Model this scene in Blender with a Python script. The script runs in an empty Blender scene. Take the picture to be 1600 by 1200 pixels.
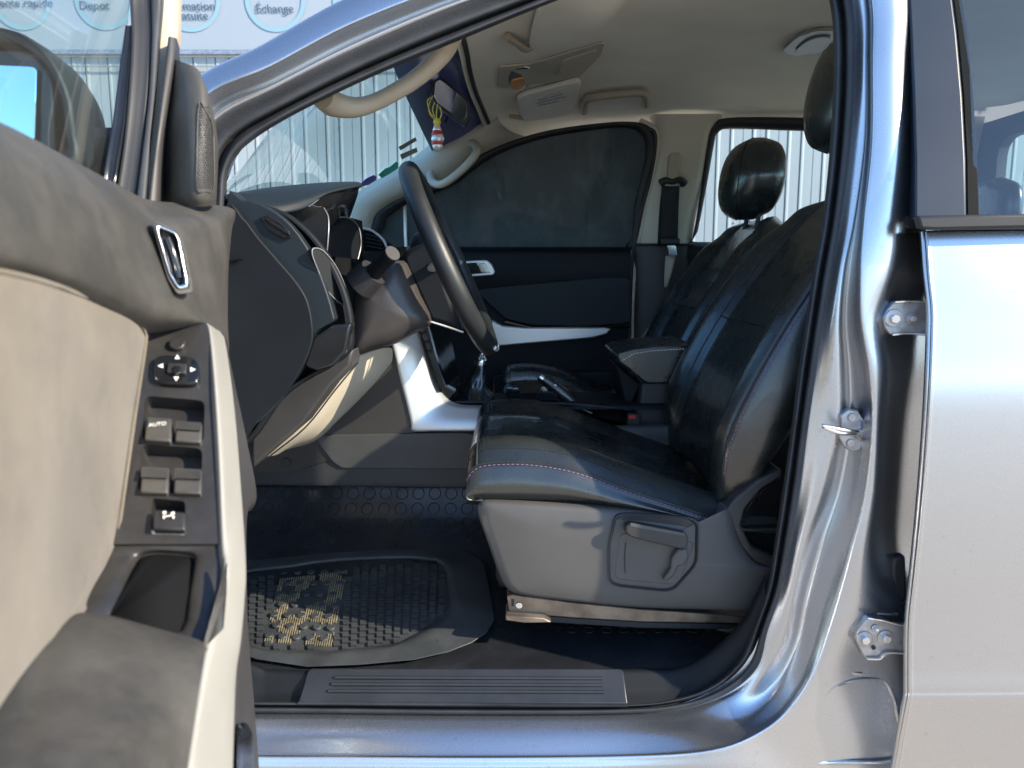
import bpy, math, random
import numpy as np
from mathutils import Vector, Matrix, noise
from mathutils.geometry import tessellate_polygon
random.seed(7)
S = bpy.context.scene
R = math.radians

# ------------------------------------------------------------------ camera, world, sun, exposure
F, PITCH, CAMY, EYE = 1200.0, 8.25, -1.10, 1.24
cam_d = bpy.data.cameras.new('camera'); cam = bpy.data.objects.new('camera', cam_d); S.collection.objects.link(cam)
cam_d.sensor_width = 36; cam_d.lens = 36 * F / 1600; cam_d.clip_start = 0.02; cam_d.clip_end = 3000
cam.location = (0, CAMY, EYE); cam.rotation_euler = (R(90 - PITCH), 0, 0)
cam_d.dof.use_dof = True; cam_d.dof.focus_distance = 1.5; cam_d.dof.aperture_fstop = 8.0
S.camera = cam
SUN_EL, SUN_AZ = 27.0, -23.0        # azimuth measured from +X (car's rear) towards the passenger side
w = bpy.data.worlds.new('World'); S.world = w; w.use_nodes = True
wn = w.node_tree.nodes; wl = w.node_tree.links
sky = wn.new('ShaderNodeTexSky'); sky.sky_type = 'NISHITA'; sky.sun_disc = False
sky.sun_elevation = R(SUN_EL); sky.sun_rotation = R(90 - SUN_AZ); sky.air_density = 1.0; sky.dust_density = 0.15; sky.ozone_density = 3.2; sky.altitude = 1200
bg = wn['Background']; bg.inputs['Strength'].default_value = 0.15
wl.new(sky.outputs[0], bg.inputs['Color'])
sun_d = bpy.data.lights.new('sun', 'SUN'); sun_d.energy = 3.3; sun_d.angle = R(0.6); sun_d.color = (1, .87, .68)
sun = bpy.data.objects.new('sun', sun_d); S.collection.objects.link(sun)
sv = Vector((math.cos(R(SUN_EL)) * math.cos(R(SUN_AZ)), math.cos(R(SUN_EL)) * math.sin(R(SUN_AZ)), math.sin(R(SUN_EL))))
sun.rotation_euler = sv.to_track_quat('Z', 'Y').to_euler()
S.view_settings.view_transform = 'Standard'; S.view_settings.look = 'None'; S.view_settings.gamma = 1
S.view_settings.use_curve_mapping = False
S.view_settings.exposure = 1.65
S.cycles.use_denoising = True
S.cycles.max_bounces = 10; S.cycles.diffuse_bounces = 5; S.cycles.glossy_bounces = 5; S.cycles.transparent_max_bounces = 16
S.cycles.sample_clamp_indirect = 8; S.cycles.blur_glossy = 0.6

# ------------------------------------------------------------------ pixel -> world
cp, sp = math.cos(R(PITCH)), math.sin(R(PITCH))
CAM = Vector((0, CAMY, EYE))
def ray(px, py):
    a, b = (px - 800) / F, -(py - 600) / F
    return Vector((a, cp + b * sp, -sp + b * cp))
def P(px, py, Y):
    r = ray(px, py); return CAM + r * ((Y - CAMY) / r.y)
def D(px, py, d): return P(px, py, CAMY + d)
def HIT(px, py, p0, n, h=0.0):
    r = ray(px, py); p0 = p0 + n * h
    return CAM + r * ((p0 - CAM).dot(n) / r.dot(n))

# ------------------------------------------------------------------ materials
def mat(name, col, rough=.5, metal=0., spec=.5, coat=0., bump=0., bscale=200., var=0., vscale=8., col2=None, bump2=0., b2scale=20., sheen=0., emis=None, bdist=.002, stretch=None, dust=0., dustcol=(.30,.27,.22)):
    m = bpy.data.materials.new(name); m.use_nodes = True
    nt = m.node_tree; b = nt.nodes['Principled BSDF']; L = nt.links
    b.inputs['Base Color'].default_value = (*col, 1); b.inputs['Roughness'].default_value = rough
    b.inputs['Metallic'].default_value = metal; b.inputs['Specular IOR Level'].default_value = spec
    b.inputs['Coat Weight'].default_value = coat; b.inputs['Coat Roughness'].default_value = .04
    b.inputs['Sheen Weight'].default_value = sheen
    tc = nt.nodes.new('ShaderNodeTexCoord'); src = tc.outputs['Object']
    if stretch:
        mp = nt.nodes.new('ShaderNodeMapping'); mp.inputs['Scale'].default_value = stretch; L.new(src, mp.inputs[0]); src = mp.outputs[0]
    colout = None
    if var > 0 or col2:
        n = nt.nodes.new('ShaderNodeTexNoise'); n.inputs['Scale'].default_value = vscale; n.inputs['Detail'].default_value = 6; L.new(src, n.inputs[0])
        r = nt.nodes.new('ShaderNodeValToRGB'); r.color_ramp.elements[0].position = .32; r.color_ramp.elements[1].position = .68
        c2 = col2 or tuple(min(1, c * (1 + var)) for c in col); c1 = tuple(c * (1 - var) for c in col) if not col2 else col
        r.color_ramp.elements[0].color = (*c1, 1); r.color_ramp.elements[1].color = (*c2, 1)
        L.new(n.outputs[0], r.inputs[0]); colout = r.outputs[0]; L.new(colout, b.inputs['Base Color'])
        mr = nt.nodes.new('ShaderNodeMapRange'); mr.inputs[3].default_value = max(0, rough - .07); mr.inputs[4].default_value = min(1, rough + .07)
        L.new(n.outputs[0], mr.inputs[0]); L.new(mr.outputs[0], b.inputs['Roughness'])
    if dust > 0:
        n = nt.nodes.new('ShaderNodeTexNoise'); n.inputs['Scale'].default_value = 14; n.inputs['Detail'].default_value = 10; n.inputs['Roughness'].default_value = .75; L.new(tc.outputs['Object'], n.inputs[0])
        r = nt.nodes.new('ShaderNodeMapRange'); r.inputs[1].default_value = .42; r.inputs[2].default_value = .8; r.inputs[3].default_value = dust * .25; r.inputs[4].default_value = dust
        L.new(n.outputs[0], r.inputs[0])
        mx = nt.nodes.new('ShaderNodeMix'); mx.data_type = 'RGBA'; L.new(r.outputs[0], mx.inputs[0])
        if colout: L.new(colout, mx.inputs[6])
        else: mx.inputs[6].default_value = (*col, 1)
        mx.inputs[7].default_value = (*dustcol, 1); L.new(mx.outputs[2], b.inputs['Base Color'])
    if bump > 0:
        n = nt.nodes.new('ShaderNodeTexNoise'); n.inputs['Scale'].default_value = bscale; n.inputs['Detail'].default_value = 4; L.new(src, n.inputs[0])
        bp = nt.nodes.new('ShaderNodeBump'); bp.inputs['Strength'].default_value = bump; bp.inputs['Distance'].default_value = bdist
        L.new(n.outputs[0], bp.inputs['Height']); last = bp
        if bump2 > 0:
            n2 = nt.nodes.new('ShaderNodeTexNoise'); n2.inputs['Scale'].default_value = b2scale; n2.inputs['Detail'].default_value = 3; L.new(src, n2.inputs[0])
            bp2 = nt.nodes.new('ShaderNodeBump'); bp2.inputs['Strength'].default_value = bump2; bp2.inputs['Distance'].default_value = .01
            L.new(n2.outputs[0], bp2.inputs['Height']); L.new(bp.outputs[0], bp2.inputs['Normal']); last = bp2
        L.new(last.outputs[0], b.inputs['Normal'])
    return m

def glassmat(name, tint, refl=1.0, dust=0., dustcol=(.35,.36,.36), rough=.02, ior=1.5, streak=0.):
    """thin sheet glass: transparent tint + Fresnel gloss (+ a film of dust)"""
    m = bpy.data.materials.new(name); m.use_nodes = True; nt = m.node_tree; L = nt.links
    nt.nodes.remove(nt.nodes['Principled BSDF']); out = nt.nodes['Material Output']
    t = nt.nodes.new('ShaderNodeBsdfTransparent'); t.inputs[0].default_value = (*tint, 1)
    g = nt.nodes.new('ShaderNodeBsdfGlossy'); g.inputs['Roughness'].default_value = rough; g.inputs[0].default_value = (.95, .95, .95, 1)
    lw = nt.nodes.new('ShaderNodeLayerWeight'); lw.inputs[0].default_value = .5
    pw = nt.nodes.new('ShaderNodeMath'); pw.operation = 'POWER'; pw.inputs[1].default_value = 4.2; L.new(lw.outputs['Facing'], pw.inputs[0])
    fr = nt.nodes.new('ShaderNodeMath'); fr.operation = 'MULTIPLY_ADD'; fr.inputs[1].default_value = .85; fr.inputs[2].default_value = .07 * refl; L.new(pw.outputs[0], fr.inputs[0])
    mx = nt.nodes.new('ShaderNodeMixShader'); L.new(fr.outputs[0], mx.inputs[0]); L.new(t.outputs[0], mx.inputs[1]); L.new(g.outputs[0], mx.inputs[2])
    last = mx
    if dust > 0:
        df = nt.nodes.new('ShaderNodeBsdfDiffuse'); df.inputs[0].default_value = (*dustcol, 1)
        tc = nt.nodes.new('ShaderNodeTexCoord'); mp = nt.nodes.new('ShaderNodeMapping'); mp.inputs['Scale'].default_value = (1, 1, .75); L.new(tc.outputs['Object'], mp.inputs[0])
        n = nt.nodes.new('ShaderNodeTexNoise'); n.inputs['Scale'].default_value = 9; n.inputs['Detail'].default_value = 12; n.inputs['Roughness'].default_value = .72; L.new(mp.outputs[0], n.inputs[0])
        r = nt.nodes.new('ShaderNodeMapRange'); r.inputs[1].default_value = .45; r.inputs[2].default_value = .8; r.inputs[3].default_value = dust * .65; r.inputs[4].default_value = min(1, dust * 1.25); L.new(n.outputs[0], r.inputs[0])
        v = nt.nodes.new('ShaderNodeTexVoronoi'); v.inputs['Scale'].default_value = 90; L.new(tc.outputs['Object'], v.inputs[0])
        r2 = nt.nodes.new('ShaderNodeMapRange'); r2.inputs[1].default_value = .03; r2.inputs[2].default_value = .10; r2.inputs[3].default_value = streak; r2.inputs[4].default_value = 0; L.new(v.outputs['Distance'], r2.inputs[0])
        n3 = nt.nodes.new('ShaderNodeTexNoise'); n3.inputs['Scale'].default_value = 5; L.new(tc.outputs['Object'], n3.inputs[0])
        r3 = nt.nodes.new('ShaderNodeMapRange'); r3.inputs[1].default_value = .52; r3.inputs[2].default_value = .62; L.new(n3.outputs[0], r3.inputs[0])
        mu = nt.nodes.new('ShaderNodeMath'); mu.operation = 'MULTIPLY'; L.new(r2.outputs[0], mu.inputs[0]); L.new(r3.outputs[0], mu.inputs[1])
        ad = nt.nodes.new('ShaderNodeMath'); ad.operation = 'ADD'; L.new(r.outputs[0], ad.inputs[0]); L.new(mu.outputs[0], ad.inputs[1])
        m2 = nt.nodes.new('ShaderNodeMixShader'); L.new(ad.outputs[0], m2.inputs[0]); L.new(mx.outputs[0], m2.inputs[1]); L.new(df.outputs[0], m2.inputs[2]); last = m2
    L.new(last.outputs[0], out.inputs[0]); return m

M = {}
def paint():
    m = mat('silver_paint', (.52, .53, .55), .28, .97, .5, coat=.35, bump=.006, bscale=3)
    nt = m.node_tree; b = nt.nodes['Principled BSDF']
    # metallic flake: per-cell tilt
    v = nt.nodes.new('ShaderNodeTexVoronoi'); v.inputs['Scale'].default_value = 2600
    tc = nt.nodes.new('ShaderNodeTexCoord'); nt.links.new(tc.outputs['Object'], v.inputs[0])
    mr = nt.nodes.new('ShaderNodeMapRange'); mr.inputs[3].default_value = .265; mr.inputs[4].default_value = .295
    nt.links.new(v.outputs['Color'], mr.inputs[0]); nt.links.new(mr.outputs[0], b.inputs['Roughness'])
    # fine dust and specks
    n = nt.nodes.new('ShaderNodeTexNoise'); n.inputs['Scale'].default_value = 60; n.inputs['Detail'].default_value = 8; nt.links.new(tc.outputs['Object'], n.inputs[0])
    r = nt.nodes.new('ShaderNodeMapRange'); r.inputs[1].default_value = .66; r.inputs[2].default_value = .74; r.inputs[4].default_value = .35; nt.links.new(n.outputs[0], r.inputs[0])
    mx = nt.nodes.new('ShaderNodeMix'); mx.data_type = 'RGBA'; nt.links.new(r.outputs[0], mx.inputs[0]); mx.inputs[6].default_value = (.52, .53, .55, 1); mx.inputs[7].default_value = (.36, .33, .29, 1)
    nt.links.new(mx.outputs[2], b.inputs['Base Color'])
    return m
M['paint'] = paint()
M['rubber'] = mat('black_rubber', (.018, .019, .021), .55, bump=.15, bscale=500, bdist=.0005)
M['seal'] = mat('door_seal_rubber', (.026, .029, .034), .58, bump=.2, bscale=700, bdist=.0004, var=.25, vscale=20)
M['near_black'] = mat('near_black_matte', (.004, .0045, .005), .9, spec=.2)  # plain near-black; inside the door pull it paints the shade
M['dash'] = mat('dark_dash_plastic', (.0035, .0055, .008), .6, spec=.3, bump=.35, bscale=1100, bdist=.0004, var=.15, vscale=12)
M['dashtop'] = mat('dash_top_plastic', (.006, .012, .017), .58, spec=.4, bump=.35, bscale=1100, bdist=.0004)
M['gloss'] = mat('gloss_black', (.010, .011, .013), .12, var=.2, vscale=30)
M['grey'] = mat('grey_plastic', (.070, .068, .066), .5, bump=.3, bscale=1200, bdist=.0003, var=.08, vscale=10)
M['dgrey'] = mat('dark_grey_plastic', (.034, .033, .034), .5, bump=.3, bscale=1200, bdist=.0003, var=.12, vscale=14)
M['shroud'] = mat('column_plastic', (.045, .040, .038), .42, bump=.3, bscale=1200, bdist=.0003, var=.1, vscale=10)
M['applique'] = mat('pillar_film', (.016, .026, .042), .40, spec=.4, var=.1, vscale=4)
M['leather'] = mat('black_leather', (.014, .017, .016), .28, spec=.9, coat=.2, bump=.4, bscale=420, bdist=.0008, bump2=.2, b2scale=13, var=.2, vscale=22)
M['leather2'] = mat('black_leather_panel', (.024, .031, .034), .42, spec=.5, bump=.5, bscale=420, bdist=.0008, bump2=.12, b2scale=14, var=.2, vscale=22)
M['thread'] = mat('mauve_thread', (.22, .13, .20), .6)
M['thread_k'] = mat('dark_seam', (.008, .009, .011), .6)
M['headliner'] = mat('headliner_cloth', (.84, .80, .69), .9, bump=.5, bscale=900, bdist=.0006, var=.06, vscale=5, sheen=.1)
M['beige'] = mat('beige_plastic', (.40, .33, .24), .48, bump=.25, bscale=1300, bdist=.0003, var=.06, vscale=10)
M['trimgrey'] = mat('pale_pillar_trim', (.56, .51, .41), .5, bump=.25, bscale=1300, bdist=.0003, var=.05, vscale=8)
M['chrome'] = mat('chrome', (.78, .79, .80), .12, 1.)
M['satin'] = mat('satin_silver', (.78, .78, .77), .34, .5, bump=.05, bscale=60)
M['steel'] = mat('zinc_steel', (.42, .42, .43), .38, .9, bump=.3, bscale=180, bdist=.0006, var=.25, vscale=60)
M['rail'] = mat('seat_rail_steel', (.22, .18, .14), .45, .7, bump=.3, bscale=120, bdist=.0008, var=.35, vscale=30)
M['doorsoft'] = mat('dusty_soft_door_plastic', (.026, .0255, .024), .55, bump=.5, bscale=800, bdist=.0008, var=.1, vscale=7, dust=.20)
M['doorcloth'] = mat('dusty_door_cloth', (.088, .074, .054), .85, bump=.6, bscale=1300, bdist=.0008, var=.26, vscale=8, dust=.6, dustcol=(.21, .175, .125), sheen=.2)
M['doorhard'] = mat('door_switch_plastic', (.016, .016, .017), .36, bump=.3, bscale=900, bdist=.0004, var=.2, vscale=25, dust=.09)
M['strip'] = mat('door_silver_trim', (.30, .295, .27), .42, .25, bump=.05, bscale=60, var=.06, vscale=12, dust=.25, dustcol=(.42, .38, .28))
M['switch'] = mat('switch_key_plastic', (.035, .034, .032), .34, dust=.22)
M['white'] = mat('white_print', (.80, .80, .78), .6)
M['wheelskin'] = mat('worn_wheel_leather', (.014, .017, .019), .46, bump=.5, bscale=500, bdist=.0006, var=.2, vscale=20)
M['vinyl'] = mat('black_floor_vinyl', (.014, .016, .020), .27, bump=.4, bscale=350, bdist=.0006, bump2=.6, b2scale=8, var=.3, vscale=10, dust=.05, dustcol=(.12,.13,.13))
M['mat'] = mat('black_mat_rubber', (.026, .030, .034), .48, bump=.4, bscale=400, bdist=.0006, var=.3, vscale=16, dust=.3, dustcol=(.12, .13, .13))
M['sun_dust'] = mat('sunlit_dust_paint', (.20, .175, .11), .6, .0, var=.4, vscale=60, bump=.3, bscale=300)  # sunlight on the dusty mat ribs, put into the colour
M['sillp'] = mat('sill_plate_plastic', (.016, .019, .024), .40, bump=.3, bscale=500, bdist=.0004, var=.2, vscale=12, dust=.10, dustcol=(.12,.12,.12))
M['film'] = mat('navy_windscreen_film', (.035, .055, .24), .3)
M['belt'] = mat('belt_webbing', (.012, .014, .016), .7, bump=.5, bscale=600)
M['bezel'] = mat('dull_bezel', (.22, .22, .23), .35, .5)
M['lens'] = mat('grey_lamp_lens', (.24, .24, .22), .25)
M['amber'] = mat('amber_lens', (.80, .36, .10), .15)
M['red'] = mat('red_plastic', (.50, .03, .02), .4)
M['yellow'] = mat('yellow_cord', (.70, .55, .06), .6)
M['green'] = mat('green_sticker', (.05, .85, .62), .5)
M['purple'] = mat('purple_sticker', (.25, .20, .85), .5)
M['pale'] = mat('label_paper', (.82, .80, .72), .6)
M['mirror'] = mat('mirror_silver', (.85, .86, .86), .015, 1.)
M['mirrorB'] = mat('blue_mirror_silver', (.55, .80, .95), .015, 1.)
M['pearl'] = mat('clear_bead', (.75, .72, .70), .08, .3)
M['gl_clear'] = glassmat('clear_glass', (.66, .84, .88), refl=.6, dust=.03, dustcol=(.6, .6, .6), streak=.03)
M['gl_door'] = glassmat('door_glass', (.70, .84, .84), refl=1.0, rough=.03, dust=.03, dustcol=(.6, .6, .55))
M['gl_dark'] = glassmat('dark_tinted_glass', (.004, .006, .007), refl=.12, dust=.42, dustcol=(.24, .28, .285), streak=.9)
M['gl_rear'] = glassmat('rear_glass', (.82, .90, .93), dust=.02, streak=.05)
M['gl_back'] = glassmat('back_glass', (.62, .78, .76), refl=1., dust=.04)
M['fence'] = mat('white_corrugated_steel', (.315, .355, .37), .5, .1, var=.14, vscale=1.6, stretch=(1, 1, .15), bump=.1, bscale=3, dust=.12, dustcol=(.45, .44, .40))
M['banner'] = mat('white_banner', (.31, .355, .40), .6, var=.03, vscale=1)
M['ring'] = mat('pale_blue_print', (.24, .38, .44), .6)
M['ink'] = mat('dark_blue_print', (.05, .10, .16), .6)
M['concrete'] = mat('sunlit_concrete', (.42, .37, .30), .85, var=.12, vscale=.7, bump=.3, bscale=30, bdist=.004)
M['hill'] = mat('hazy_hill', (.20, .20, .24), .9, var=.15, vscale=.05)
M['wall_b'] = mat('pale_far_wall', (.55, .52, .48), .8, var=.1, vscale=.3)

# ------------------------------------------------------------------ object helpers
def tag(o, label=None, cat=None, group=None, kind=None):
    if label: o['label'] = label
    if cat: o['category'] = cat
    if group: o['group'] = group
    if kind: o['kind'] = kind
    return o
WM = {}
def link(o, parent=None):
    S.collection.objects.link(o)
    if parent is not None:
        o.parent = parent
        o.matrix_parent_inverse = WM.get(parent.name, Matrix.Identity(4)).inverted()
    return o
def empty(name, loc, label, cat, group=None):
    o = bpy.data.objects.new(name, None); S.collection.objects.link(o); o.location = loc; o.empty_display_size = .1
    WM[o.name] = Matrix.Translation(loc); tag(o, label, cat, group); return o
def mesh(name, vs, fs, m, parent=None, smooth=True, angle=40, bevel=0., bseg=2, subsurf=0, solid=0.):
    me = bpy.data.meshes.new(name); me.from_pydata([tuple(v) for v in vs], [], fs)
    me.validate(); me.materials.append(m)
    if smooth:
        me.polygons.foreach_set('use_smooth', [True] * len(me.polygons))
        if angle < 180:
            try: me.set_sharp_from_angle(angle=R(angle))
            except Exception: pass
    me.update()
    o = bpy.data.objects.new(name, me); link(o, parent)
    if solid: 
        s = o.modifiers.new('s', 'SOLIDIFY'); s.thickness = solid; s.offset = 0
    if bevel:
        b = o.modifiers.new('b', 'BEVEL'); b.width = bevel; b.segments = bseg; b.limit_method = 'ANGLE'; b.angle_limit = R(35); b.harden_normals = False
    if subsurf:
        s = o.modifiers.new('u', 'SUBSURF'); s.levels = subsurf; s.render_levels = subsurf
    return o
def cr1(pts, n, closed=False, lin=False):
    """resample along axis 0 with Catmull-Rom; pts (N,...,3)"""
    pts = np.asarray(pts, float); N = len(pts); out = []
    segs = N if closed else N - 1
    for i in range(segs):
        p1, p2 = pts[i], pts[(i + 1) % N]
        if closed: p0, p3 = pts[(i - 1) % N], pts[(i + 2) % N]
        else:
            p0 = pts[i - 1] if i > 0 else 2 * p1 - p2
            p3 = pts[i + 2] if i + 2 < N else 2 * p2 - p1
        for k in range(n):
            t = k / n
            if lin: out.append(p1 * (1 - t) + p2 * t)
            else: out.append(.5 * ((2 * p1) + (-p0 + p2) * t + (2 * p0 - 5 * p1 + 4 * p2 - p3) * t * t + (-p0 + 3 * p1 - 3 * p2 + p3) * t ** 3))
    if not closed: out.append(pts[-1])
    return np.array(out)
def curve(pts, n=6, closed=False): return [Vector(p) for p in cr1([tuple(p) for p in pts], n, closed)]
GRID = {}
def surf(name, net, m, parent=None, nu=5, nv=5, cu=False, cv=False, lu=False, lv=False, cap=False, solid=0., angle=180, flip=False, bevel=0.):
    """net: rows (v) of points (u)."""
    a = np.array([[tuple(p) for p in row] for row in net], float)
    a = cr1(a, nv, cv, lv); a = cr1(a.transpose(1, 0, 2), nu, cu, lu).transpose(1, 0, 2)
    nr, nc = a.shape[:2]; fs = []
    for i in range(nr if cv else nr - 1):
        for j in range(nc if cu else nc - 1):
            q = (i * nc + j, i * nc + (j + 1) % nc, ((i + 1) % nr) * nc + (j + 1) % nc, ((i + 1) % nr) * nc + j)
            fs.append(q[::-1] if flip else q)
    if cap and cu:
        fs.append(tuple(range(nc))[::(1 if flip else -1)]); fs.append(tuple((nr - 1) * nc + k for k in range(nc))[::(-1 if flip else 1)])
    o = mesh(name, a.reshape(-1, 3), fs, m, parent, angle=angle, solid=solid, bevel=bevel)
    GRID[o.name] = a
    return o
def tube(name, pts, r, m, parent=None, n=8, closed=False, seg=4, cap=True, flat=1., up=None, angle=60):
    pts = [Vector(p) for p in pts]; rr = r if isinstance(r, (list, tuple)) else [r] * len(pts)
    if seg > 1:
        q = cr1([(*p, ra) for p, ra in zip(pts, rr)], seg, closed); pts = [Vector(x[:3]) for x in q]; rr = [max(1e-5, x[3]) for x in q]
    N = len(pts); vs = []; fs = []; nrm = None
    for i, p in enumerate(pts):
        a = pts[(i - 1) % N] if (closed or i > 0) else p; b = pts[(i + 1) % N] if (closed or i < N - 1) else p
        t = (b - a).normalized()
        if up is not None: nrm = Vector(up)
        elif nrm is None: nrm = Vector((0, 0, 1)) if abs(t.z) < .9 else Vector((1, 0, 0))
        nrm = (nrm - t * nrm.dot(t)).normalized(); bi = t.cross(nrm)
        for k in range(n):
            an = 2 * math.pi * k / n; vs.append(p + (nrm * math.cos(an) * flat + bi * math.sin(an)) * rr[i])
    for i in range(N if closed else N - 1):
        for k in range(n): fs.append((i * n + k, i * n + (k + 1) % n, ((i + 1) % N) * n + (k + 1) % n, ((i + 1) % N) * n + k))
    if cap and not closed: fs.append(tuple(range(n))[::-1]); fs.append(tuple((N - 1) * n + k for k in range(n)))
    return mesh(name, vs, fs, m, parent, angle=angle)
def extr(name, poly, vec, m, parent=None, bevel=.002, bseg=2, subsurf=0, angle=40):
    """polygon of 3D points extruded by vec"""
    n = len(poly); vec = Vector(vec); vs = [Vector(p) for p in poly] + [Vector(p) + vec for p in poly]
    fs = [tuple(range(n)), tuple(range(2 * n - 1, n - 1, -1))] + [(i, i + n, (i + 1) % n + n, (i + 1) % n) for i in range(n)]
    o = mesh(name, vs, fs, m, parent, angle=angle, bevel=bevel, bseg=bseg)
    import bmesh
    bm = bmesh.new(); bm.from_mesh(o.data); bmesh.ops.recalc_face_normals(bm, faces=bm.faces); bm.to_mesh(o.data); bm.free()
    return o
def prism(name, poly, Y0, Y1, m, parent=None, bevel=.003, smoothn=0, bseg=2):
    pts = [P(x, y, Y0) for x, y in poly]
    if smoothn: pts = curve(pts, smoothn, True)
    return extr(name, pts, (0, Y1 - Y0, 0), m, parent, bevel, bseg)
def box(name, c, s, m, parent=None, bevel=.003, rot=None):
    hx, hy, hz = s[0] / 2, s[1] / 2, s[2] / 2
    vs = [Vector((x, y, z)) for x in (-hx, hx) for y in (-hy, hy) for z in (-hz, hz)]
    if rot is not None: vs = [rot @ v for v in vs]
    vs = [v + Vector(c) for v in vs]
    return mesh(name, vs, [(0, 1, 3, 2), (4, 6, 7, 5), (0, 4, 5, 1), (2, 3, 7, 6), (0, 2, 6, 4), (1, 5, 7, 3)], m, parent, bevel=bevel)
def dome(name, loop, nrm, prof, m, parent=None, center=None, cap=True, angle=180, flip=False, closed_back=None):
    """loop of 3D points, rings scaled about the centre: prof = [(scale, height along nrm)...]"""
    loop = [Vector(p) for p in loop]; c = center or sum(loop, Vector()) / len(loop); nrm = Vector(nrm).normalized(); n = len(loop)
    vs = []; fs = []
    for s, h in prof: vs += [c + (p - c) * s + nrm * h for p in loop]
    for i in range(len(prof) - 1):
        for k in range(n):
            q = (i * n + k, i * n + (k + 1) % n, (i + 1) * n + (k + 1) % n, (i + 1) * n + k); fs.append(q[::-1] if flip else q)
    if cap:
        vs.append(c + nrm * prof[-1][1]); e = len(vs) - 1; b = (len(prof) - 1) * n
        for k in range(n): fs.append((b + k, b + (k + 1) % n, e) if not flip else (b + (k + 1) % n, b + k, e))
    return mesh(name, vs, fs, m, parent, angle=angle)
def plate(name, p0, u, v, n, outer, holes, depth, m, parent=None, floor=True, thick=.004, bevel=0.):
    """flat plate (2D coords along u, v) with wells of the given depth"""
    to3 = lambda q, h=0: p0 + u * q[0] + v * q[1] + n * h
    loops = [outer] + holes; tri = tessellate_polygon([[Vector((q[0], q[1], 0)) for q in l] for l in loops])
    flatl = [q for l in loops for q in l]; vs = [to3(q) for q in flatl]; fs = [tuple(t) for t in tri]; b = 0
    for li, l in enumerate(loops):
        k = len(l); h = -thick if li == 0 else -depth; s = len(vs); vs += [to3(q, h) for q in l]
        for i in range(k): fs.append((b + i, b + (i + 1) % k, s + (i + 1) % k, s + i))
        if li and floor: fs.append(tuple(range(s, s + k)))
        b += k
    o = mesh(name, vs, fs, m, parent, angle=30)
    import bmesh
    bm = bmesh.new(); bm.from_mesh(o.data); bmesh.ops.recalc_face_normals(bm, faces=bm.faces); bm.to_mesh(o.data); bm.free()
    return o
def rrect(x0, y0, x1, y1, r, n=4):
    out = []
    for cx, cy, a in ((x1 - r, y1 - r, 0), (x0 + r, y1 - r, 90), (x0 + r, y0 + r, 180), (x1 - r, y0 + r, 270)):
        for k in range(n + 1): t = R(a + 90 * k / n); out.append((cx + r * math.cos(t), cy + r * math.sin(t)))
    return out
def text(name, s, c, u, v, size, m, parent=None, depth=.0004, kind=None):
    cu = bpy.data.curves.new(name, 'FONT'); cu.body = s; cu.size = size; cu.align_x = 'CENTER'; cu.align_y = 'CENTER'; cu.extrude = depth; cu.resolution_u = 4
    cu.materials.append(m); o = bpy.data.objects.new(name, cu); link(o, parent)
    u = Vector(u).normalized(); v = Vector(v); v = (v - u * u.dot(v)).normalized(); n = u.cross(v)
    mw = Matrix((u, v, n)).transposed().to_4x4(); mw.translation = Vector(c)
    bpy.context.view_layer.update()
    me = bpy.data.meshes.new_from_object(o.evaluated_get(bpy.context.evaluated_depsgraph_get())); nm = o.name; bpy.data.objects.remove(o)
    me.materials.clear(); me.materials.append(m)
    o = bpy.data.objects.new(nm, me); link(o, parent); o.matrix_basis = mw; return o
def disc(name, c, n, r, h, m, parent=None, k=20, bevel=.0008, r2=None):
    n = Vector(n).normalized(); a = n.orthogonal().normalized(); b = n.cross(a)
    lo = [Vector(c) + (a * math.cos(2 * math.pi * i / k) + b * math.sin(2 * math.pi * i / k)) * r for i in range(k)]
    hi = [Vector(c) + n * h + (a * math.cos(2 * math.pi * i / k) + b * math.sin(2 * math.pi * i / k)) * (r2 or r) for i in range(k)]
    return mesh(name, lo + hi, [tuple(range(k))[::-1], tuple(range(k, 2 * k))] + [(i, (i + 1) % k, (i + 1) % k + k, i + k) for i in range(k)], m, parent, bevel=bevel)
def join_boxes(name, items, m, parent=None, bevel=0):
    """items: (centre, ux, uy, uz half-vectors) joined into ONE mesh"""
    vs = []; fs = []
    for c, a, b, d in items:
        s = len(vs); vs += [c + a * i + b * j + d * k for i in (-1, 1) for j in (-1, 1) for k in (-1, 1)]
        fs += [tuple(s + q for q in f) for f in ((0, 1, 3, 2), (4, 6, 7, 5), (0, 4, 5, 1), (2, 3, 7, 6), (0, 2, 6, 4), (1, 5, 7, 3))]
    return mesh(name, vs, fs, m, parent, smooth=False, bevel=bevel)
def stitches(name, path, m, parent, length=.004, gap=.0025, r=.0006, off=(0, 0, 0)):
    path = [Vector(p) + Vector(off) for p in path]; items = []; acc = 0; nxt = 0
    for a, b in zip(path, path[1:]):
        L = (b - a).length
        if L < 1e-6: continue
        t = (b - a) / L; s = t.orthogonal().normalized(); q = t.cross(s)
        while nxt < acc + L:
            items.append((a + t * (nxt - acc), t * length / 2, s * r, q * r)); nxt += length + gap
        acc += L
    o = join_boxes(name, items, m, parent); o['kind'] = 'stuff'; return o
# ================================================================== SETTING
def quad(name, pts, m, parent=None): return mesh(name, pts, [tuple(range(len(pts)))], m, parent, smooth=False)
gr = quad('ground', [(-400, -400, 0), (400, -400, 0), (400, 400, 0), (-400, 400, 0)], M['concrete']); tag(gr, kind='structure')
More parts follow.
